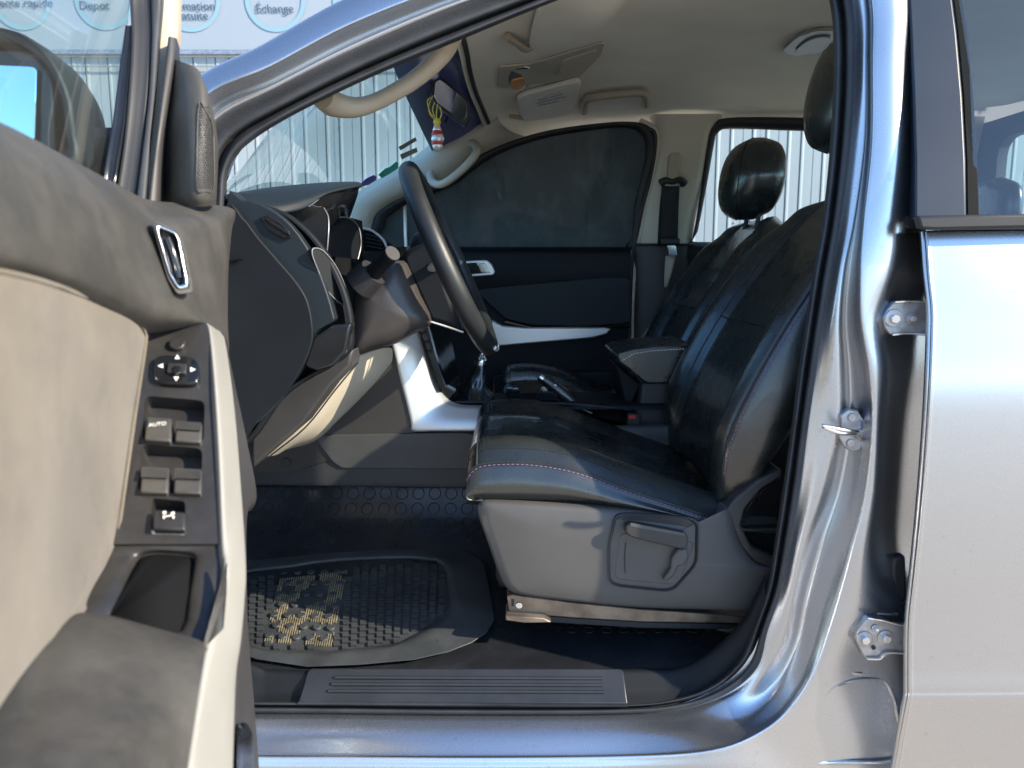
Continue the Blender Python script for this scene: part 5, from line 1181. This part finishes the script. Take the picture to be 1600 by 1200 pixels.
# ================================================================== LOOSE THINGS
# rubber floor mat
mo_ = [(340,900),(360,860),(400,852),(456,846),(490,838),(536,831),(600,829),(656,831),(700,848),(730,858),(757,880),(765,920),(772,968),(758,990),(738,1004),(700,1019),(648,1031),(560,1039),(480,1042),(400,1030),(350,1010),(335,960)]
mi_ = [(345,912),(365,900),(400,895),(456,889),(492,883),(534,879),(590,876),(640,875),(680,878),(690,884),(696,896),(700,920),(702,946),(694,960),(680,972),(665,982),(648,991),(620,1006),(520,1017),(420,1016),(360,1000),(345,950)]
mn = Vector((0, -.16, .99)).normalized(); mp0 = P(560,960,.30)
def MP(x, y, h=0):
    return HIT(x, y, mp0, mn, h)
mid_ = [(a[0] * .35 + b[0] * .65, a[1] * .35 + b[1] * .65) for a, b in zip(mo_, mi_)]
net = [[MP(x, y, .002) for x, y in mo_], [MP(x, y, .012) for x, y in mo_], [MP(x * .9 + a * .1, y * .9 + b * .1, .014) for (x, y), (a, b) in zip(mo_, mi_)], [MP(x, y, .017) for x, y in mid_], [MP(x * .3 + a * .7, y * .3 + b * .7, .015) for (x, y), (a, b) in zip(mid_, mi_)], [MP(x, y, .004) for x, y in mi_], [MP(x + (560 - x) * .03, y + (945 - y) * .03, .003) for x, y in mi_]]
fmat = surf('floor_mat', net, M['mat'], None, nu=2, nv=3, cu=True, lu=True, cap=True, angle=180)
tag(fmat, 'black ribbed rubber floor mat with painted sunlit dusty ribs in driver footwell', 'floor mat')
# moulded tread blocks
def inside(x, y, poly):
    c = False; j = len(poly) - 1
    for i in range(len(poly)):
        (xi, yi), (xj, yj) = poly[i], poly[j]
        if (yi > y) != (yj > y) and x < (xj - xi) * (y - yi) / (yj - yi) + xi: c = not c
        j = i
    return c
rng = random.Random(5); items = []
for i in range(27):
    for k in range(14):
        y = 884 + k * 9.6 + (i % 2) * 4.6; x = 352 + i * 13.4 + (y - 880) * -.04
        if not inside(x - 5, y - 3, mi_) or not inside(x + 7, y + 5, mi_): continue
        if inside(x + 4, y + 3, [(438,886),(546,884),(522,1014),(408,1006)]): continue
        a, b = MP(x, y, .004), MP(x + 9.5, y, .004); e = MP(x, y + 6.8, .004)
        items.append(((b + e) / 2, (b - a) / 2, (e - a) / 2, mn * .0035))
tb = join_boxes('tread_block', items, M['mat'], fmat); tb['kind'] = 'stuff'
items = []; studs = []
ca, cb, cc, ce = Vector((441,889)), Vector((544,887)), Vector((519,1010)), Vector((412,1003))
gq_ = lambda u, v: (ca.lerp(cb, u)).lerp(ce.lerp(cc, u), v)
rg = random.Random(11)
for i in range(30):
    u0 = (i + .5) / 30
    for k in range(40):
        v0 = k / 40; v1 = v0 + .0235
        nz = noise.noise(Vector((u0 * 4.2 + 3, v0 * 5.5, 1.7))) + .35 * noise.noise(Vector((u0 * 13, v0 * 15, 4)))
        if nz < -.06: continue  # noise breaks the painted sunlight into blotchy runs
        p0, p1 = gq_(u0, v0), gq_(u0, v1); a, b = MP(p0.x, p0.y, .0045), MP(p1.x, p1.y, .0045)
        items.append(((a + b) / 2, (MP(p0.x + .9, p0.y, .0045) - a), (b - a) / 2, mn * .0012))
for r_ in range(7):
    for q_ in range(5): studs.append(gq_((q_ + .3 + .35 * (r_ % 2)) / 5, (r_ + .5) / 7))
hp_ = join_boxes('painted_sunlit_rib', items, M['sun_dust'], fmat); hp_['kind'] = 'stuff'
for p in studs: disc('tread_stud', MP(p.x, p.y, .003), mn, .0078, .0055, M['mat'], fmat, 14, .001)
prism_ = extr('logo_pad', [MP(x, y, .004) for x, y in ((664,916),(688,914),(690,950),(662,952))], mn * .002, M['mat'], fmat, .001)
for i in range(12):
    a = Vector(mo_[(i + 4) % len(mo_)]); b = Vector(mid_[(i + 4) % len(mo_)])
    if i % 1 == 0: tube('rim_notch', [MP(*(a.lerp(b, .08)), .010), MP(*(a.lerp(b, .8)), .0168)], .0009, M['rubber'], fmat, n=4, seg=1)
prism_ = extr('logo_pad', [MP(x, y, .004) for x, y in ((664,916),(688,914),(690,950),(662,952))], mn * .002, M['mat'], fmat, .001)
# beaded charm on the mirror
ch = empty('hanging_charm', tuple(P(683,170,.755)), 'small red and clear beaded charm hanging on yellow cords from the mirror', 'charm')
def chl(o): return o
for pts in ([(676,150),(670,165),(672,178),(680,188)], [(679,160),(676,172),(681,186)], [(684,163),(682,176),(683,188)], [(687,166),(690,178),(685,190)], [(673,152),(668,158),(672,175),(678,182)]):
    tube('cord', [P(x, y, .755) for x, y in pts], .0013, M['yellow'], ch, n=6)
for x, y, r, m in ((683,191,.0065,'yellow'),(683,197,.0055,'amber'),(683,203,.0075,'pearl'),(683,210,.0095,'red'),(684,217,.011,'pearl'),(683.5,223,.010,'red'),(684,228,.009,'pearl')):
    r *= 1.45
    dome('bead', [P(x, y, .755) + Vector((r * math.cos(a), r * math.sin(a), 0)) for a in [2 * math.pi * i / 14 for i in range(14)]], (0,0,1), [(.3,-r * .9),(.75,-r * .6),(1,0),(.75,r * .6),(.3,r * .9)], M[m], ch)
